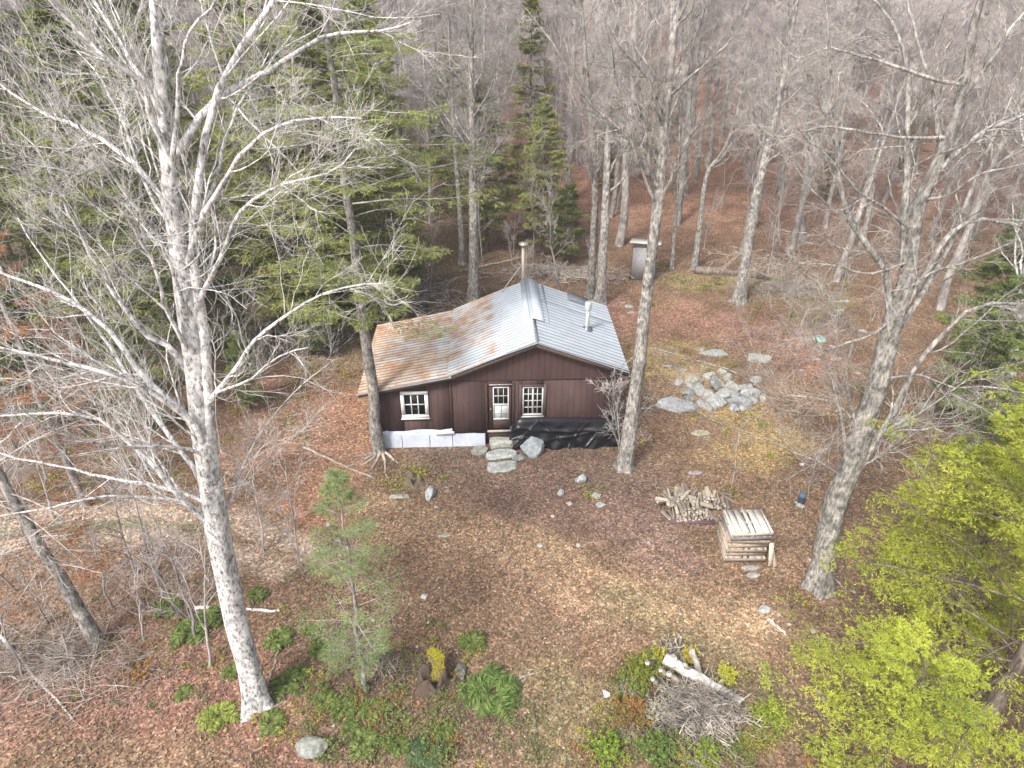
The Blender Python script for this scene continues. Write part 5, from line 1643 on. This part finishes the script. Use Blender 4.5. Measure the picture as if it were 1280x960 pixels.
def leafy_geo(seed, ns=10, h_=.35, spread=.25, lf=(.07, .028), c1=(.14, .24, .04), c2=(.34, .44, .10), nl=12):
    r = np.random.default_rng(seed); G = Geo()
    n = 5; d = nrm(np.stack([r.normal(0, spread * 2, ns), r.normal(0, spread * 2, ns), np.ones(ns)], 1)); p = np.stack([r.normal(0, .03, ns), r.normal(0, .03, ns), np.full(ns, -.02)], 1); out = [p]
    d = nrm(d + np.stack([r.normal(0, spread * 1.6, ns), r.normal(0, spread * 1.6, ns), np.zeros(ns)], 1))
    L = h_ * r.uniform(.6, 1.2, ns)
    for _ in range(n - 1):
        d = nrm(d + r.normal(0, .12, d.shape)); p = p + d * (L / (n - 1))[:, None]; out.append(p)
    P = np.stack(out, 1); tubes(G, P, np.full((ns, n), .004), 3, (.2, .15, .08))
    ps, T, tt = along(r, P, nl, .3)
    dd = nrm(r.normal(0, 1, ps.shape) * np.array([1, 1, .35]) + T * .3)
    w = r.random(len(ps))[:, None]; cc = np.array(c1) * (1 - w) + np.array(c2) * w
    blades(G, r, ps, dd, r.uniform(.7, 1.3, len(ps)) * lf[0], r.uniform(.7, 1.2, len(ps)) * lf[1], cc, jit=.2)
    return G


def plant(G, px, py, label, name, cat, sc=1., group=None, z=0):
    p = g(px, py); me = G if not isinstance(G, Geo) else G.mesh(name, M['leaf'])
    o = obj(name, me, None, (p.x, p.y, p.z + z), random.uniform(0, 6)); o.scale = (sc,) * 3
    return tag(o, label, cat, group)


plant(fern_geo(1, 15, .85, (.09, .15, .04), (.24, .33, .09), 1.0, 44, .034), 617, 868, "large drooping bright green fern in the yard right of the stump", "fern", "fern")
plant(fern_geo(2, 10, .55, (.06, .11, .05), (.15, .22, .10), .8, 20), 535, 945, "dark blue green leafy fern at the bottom centre", "fern", "fern")
plant(fern_geo(3, 9, .6), 240, 792, "green fern left of the big pale trunk's foot, higher one", "fern", "fern")
plant(fern_geo(4, 9, .5), 258, 778, "green fern beside the mossy stick behind the pale trunk", "fern", "fern")
plant(fern_geo(5, 8, .5, (.2, .26, .05), (.34, .40, .09)), 275, 898, "light green fern spread flat at the lower left of the pale trunk", "fern", "fern")
plant(fern_geo(6, 8, .5), 358, 858, "green fern just right of the big pale trunk's base", "fern", "fern")
FM = fern_geo(7, 6, .46, (.10, .15, .035), (.23, .29, .08)).mesh("fern", M['leaf'])
for px, py in ((230, 870), (290, 842), (340, 905), (375, 840), (398, 815), (405, 880), (432, 886), (470, 888), (350, 800), (212, 760), (320, 745), (455, 930), (500, 935), (555, 915), (588, 806), (440, 915), (385, 790)):
    plant(FM, px, py, "small green fern in the undergrowth near the big pale tree", "fern", "fern", random.uniform(.6, 1.1), "small ferns in the lower left undergrowth")
LM = [leafy_geo(20 + i, 12, .40, .34, (.055, .019), c1, c2, 9).mesh("leafy_plant", M['leaf']) for i, (c1, c2) in enumerate((((.11, .17, .04), (.28, .34, .10)), ((.26, .27, .05), (.50, .45, .09)), ((.30, .15, .04), (.52, .28, .09)), ((.16, .17, .07), (.34, .33, .17))))]
rp = random.Random(77)
def scatter(n, x0, x1, y0, y1, k, label, group, s0=.5, s1=1.1):
    for _ in range(n):
        plant(LM[k], rp.uniform(x0, x1), rp.uniform(y0, y1), label, "leafy_plant", "plant", rp.uniform(s0, s1), group)
scatter(34, 400, 580, 860, 955, 0, "low green leafy plant in the undergrowth at the bottom centre", "green plants at the bottom centre")
scatter(30, 380, 600, 800, 955, 3, "dull olive plant in the undergrowth at the bottom centre", "olive plants at the bottom centre", .4, .9)
scatter(14, 440, 600, 840, 950, 2, "rust leaved plant in the undergrowth at the bottom centre", "rust leaved plants at the bottom centre", .3, .7)
scatter(20, 120, 420, 690, 900, 3, "dull olive plant under the big pale tree", "olive plants under the big pale tree", .4, .9)
scatter(14, 380, 560, 780, 870, 0, "low green plant around the stump and young conifer", "green plants around the stump", .4, .8)
scatter(12, 210, 400, 740, 930, 1, "yellow green plant in the undergrowth near the pale trunk", "yellow plants near the pale trunk", .4, .9)
scatter(9, 150, 190, 770, 850, 2, "orange leaved seedling left of the big pale trunk", "orange seedlings on the left", .5, 1.1)
scatter(6, 450, 520, 850, 900, 2, "orange leaved seedling near the stump", "orange seedlings near the stump", .4, .7)
scatter(26, 560, 700, 880, 955, 3, "olive low plant at the bottom edge of the yard", "olive plants at the bottom edge", .35, .8)
scatter(14, 800, 1000, 360, 480, 1, "yellow green plant on the forest floor behind the cabin", "yellow green plants behind the cabin", .5, 1.2)
scatter(10, 930, 1060, 330, 400, 1, "yellow green plant near the fallen log", "yellow green plants near the fallen log", .6, 1.3)
scatter(22, 260, 440, 370, 560, 1, "yellow green plant left of the cabin under the evergreens", "yellow green plants left of the cabin", .6, 1.3)
scatter(8, 500, 560, 585, 610, 1, "yellow leaved plant beside the low stump near the cabin", "yellow plants by the low stump", .4, .8)
scatter(10, 480, 610, 795, 840, 1, "yellow moss and leaves around the stump", "yellow plants around the mossy stump", .3, .7)
plant(LM[1], 917, 618, "small clump of yellow leaves behind the firewood heap", "leafy_plant", "plant", .8)
plant(LM[2], 938, 640, "small orange leaf clump behind the pallet stack", "leafy_plant", "plant", .5)
plant(LM[1], 1005, 752, "yellow green seedling at the foot of the leaning tree", "leafy_plant", "plant", .9)
plant(LM[1], 730, 610, "yellow leaves beside the pale pointed stone", "leafy_plant", "plant", .6)

# shrubs round the brush heap
def shrub(px, py, w, h_, seed, c1, c2, label, ns=60, lf=(.06, .016), nl=40):
    G = leafy_geo(seed, ns, h_, w, lf, c1, c2, nl)
    return plant(G, px, py, label, "shrub", "shrub")
shr = random.Random(31)
for i in range(30):
    a_ = shr.uniform(2.0, 5.4); rx_, ry_ = shr.uniform(80, 125), shr.uniform(50, 85)
    px_, py_ = 880 + math.cos(a_) * rx_, 885 - math.sin(a_) * ry_ * .9
    if py_ > 958: continue
    c_ = shr.choice([((.11, .16, .04), (.27, .32, .08)), ((.20, .21, .05), (.40, .38, .09)), ((.18, .12, .06), (.34, .24, .12)), ((.28, .27, .20), (.42, .40, .30)), ((.15, .18, .04), (.34, .35, .07))])
    plant(leafy_geo(500 + i, 34, shr.uniform(.25, .5), .38, (.05, .013), c_[0], c_[1], 22), px_, py_, "bushy low growth around the left and front of the brush heap", "shrub", "shrub", 1., "low shrubs around the brush heap")
shrub(800, 850, .34, .55, 61, (.12, .18, .03), (.36, .38, .06), "green and yellow shrub at the upper left of the brush heap")
shrub(820, 828, .25, .4, 62, (.40, .36, .04), (.62, .54, .06), "yellow leaved shrub at the top of the brush heap", 30)
shrub(790, 895, .34, .5, 63, (.22, .11, .04), (.40, .22, .07), "russet leaved shrub left of the brush heap", 40)
shrub(818, 895, .30, .45, 64, (.34, .33, .24), (.50, .48, .36), "grey seed headed shrub between russet shrub and sticks", 46, (.04, .012))
shrub(760, 940, .45, .5, 65, (.12, .20, .03), (.34, .42, .07), "bright green shrub at the bottom edge left of the brush heap")
shrub(820, 945, .45, .5, 66, (.09, .15, .04), (.22, .31, .08), "fresh green shrub at the bottom edge below the brush heap")
shrub(880, 945, .4, .4, 67, (.14, .22, .03), (.36, .44, .07), "yellow green shrub at the bottom edge right of the fresh green one")
shrub(905, 850, .25, .35, 68, (.38, .38, .05), (.58, .56, .08), "yellow shrub right of the pale bleached log", 34)
shrub(960, 900, .5, .5, 69, (.20, .26, .04), (.42, .48, .08), "lime green shrub between the brush heap and the hemlock")
shrub(860, 822, .2, .3, 70, (.40, .36, .04), (.62, .52, .06), "small yellow shrub behind the bleached log", 24)

# low ground cover nobody could count: moss, seedlings, dead fern and grass in patches
rgc = np.random.default_rng(88); G = Geo()
GC = [((.12, .17, .04), (.30, .35, .09)), ((.30, .29, .06), (.52, .47, .10)), ((.20, .14, .07), (.40, .28, .15)), ((.16, .16, .07), (.33, .31, .14)), ((.34, .17, .06), (.52, .27, .10))]
PT = [(430, 890, 1.3, 900, .10), (520, 905, 1.3, 900, .12), (470, 850, 1.0, 600, .10), (560, 930, 1.1, 500, .10), (400, 930, 1.2, 600, .09), (330, 870, 1.1, 500, .10), (250, 800, 1.3, 700, .12), (200, 770, 1.3, 500, .10),
      (640, 940, 1.2, 450, .07), (700, 930, 1.0, 400, .07), (780, 900, .8, 900, .15), (760, 945, .9, 900, .15), (840, 945, 1.0, 1000, .16), (930, 930, .9, 800, .14), (800, 840, .6, 600, .16), (900, 850, .5, 400, .12), (1000, 930, 1.3, 600, .12),
      (120, 850, 1.8, 500, .08), (60, 930, 1.5, 400, .07), (1100, 800, 1.8, 500, .09), (1200, 760, 1.8, 500, .09)]
PT2 = [(330, 420, 3.0, 900, .14), (280, 500, 2.2, 500, .10), (400, 480, 1.6, 350, .09), (200, 560, 2.2, 500, .12), (80, 560, 2.5, 600, .14), (920, 352, 2.6, 700, .14), (1000, 385, 2.2, 500, .12), (830, 440, 1.6, 350, .08), (900, 530, 1.6, 350, .05),
       (840, 340, 2.2, 400, .14), (700, 350, 3.0, 500, .14), (1090, 470, 1.8, 400, .10), (510, 602, .7, 400, .09), (740, 612, .5, 150, .06), (420, 400, 2.5, 700, .16), (1150, 500, 2.0, 500, .12), (770, 560, .6, 120, .05)]
for far_, L_ in ((0, PT), (1, PT2)):
    for px, py, rad_, n_, hh in L_:
        c_ = g(px, py); nc = max(3, int(n_ / 45))
        cx_ = c_.x + rgc.normal(0, rad_ * .6, nc); cy_ = c_.y + rgc.normal(0, rad_ * .6, nc); ck = rgc.choice(5, nc, p=[.34, .14, .24, .22, .06] if not far_ else [.22, .30, .20, .25, .03])
        m_ = rgc.integers(0, nc, n_); sp_ = rgc.uniform(.06, .2, nc)[m_]
        x_ = cx_[m_] + rgc.normal(0, 1, n_) * sp_; y_ = cy_[m_] + rgc.normal(0, 1, n_) * sp_
        w_ = rgc.random((n_, 1)); A_ = np.array([GC[k][0] for k in ck])[m_]; B_ = np.array([GC[k][1] for k in ck])[m_]
        p_ = np.stack([x_, y_, hgt(x_, y_) + rgc.random(n_) * hh], 1)
        blades(G, rgc, p_, rgc.normal(0, .7, (n_, 3)) + [0, 0, .7], rgc.uniform(.03, .09, n_) * (1.6 if far_ else 1), rgc.uniform(.006, .018, n_) * (1.6 if far_ else 1), A_ * (1 - w_) + B_ * w_, jit=.3)
kind(G.build("ground_cover", M['leaf']), "stuff")

# ------------------------------------------------------------------ air
G = Geo(); box(G, (gx[0] - 5, gy[0] - 5, -3), (gx[-1] + 5, gy[-1] + 5, 38))
mh = bpy.data.materials.new("pale_air"); mh.use_nodes = True; nt = mh.node_tree
nt.nodes.remove(nt.nodes["Principled BSDF"])
pv = nt.nodes.new("ShaderNodeVolumePrincipled"); pv.inputs["Density"].default_value = .0016; pv.inputs["Color"].default_value = (.93, .93, .97, 1)
pv.inputs["Anisotropy"].default_value = .2
nt.links.new(pv.outputs[0], nt.nodes["Material Output"].inputs["Volume"])
kind(G.build("haze", mh), "stuff")
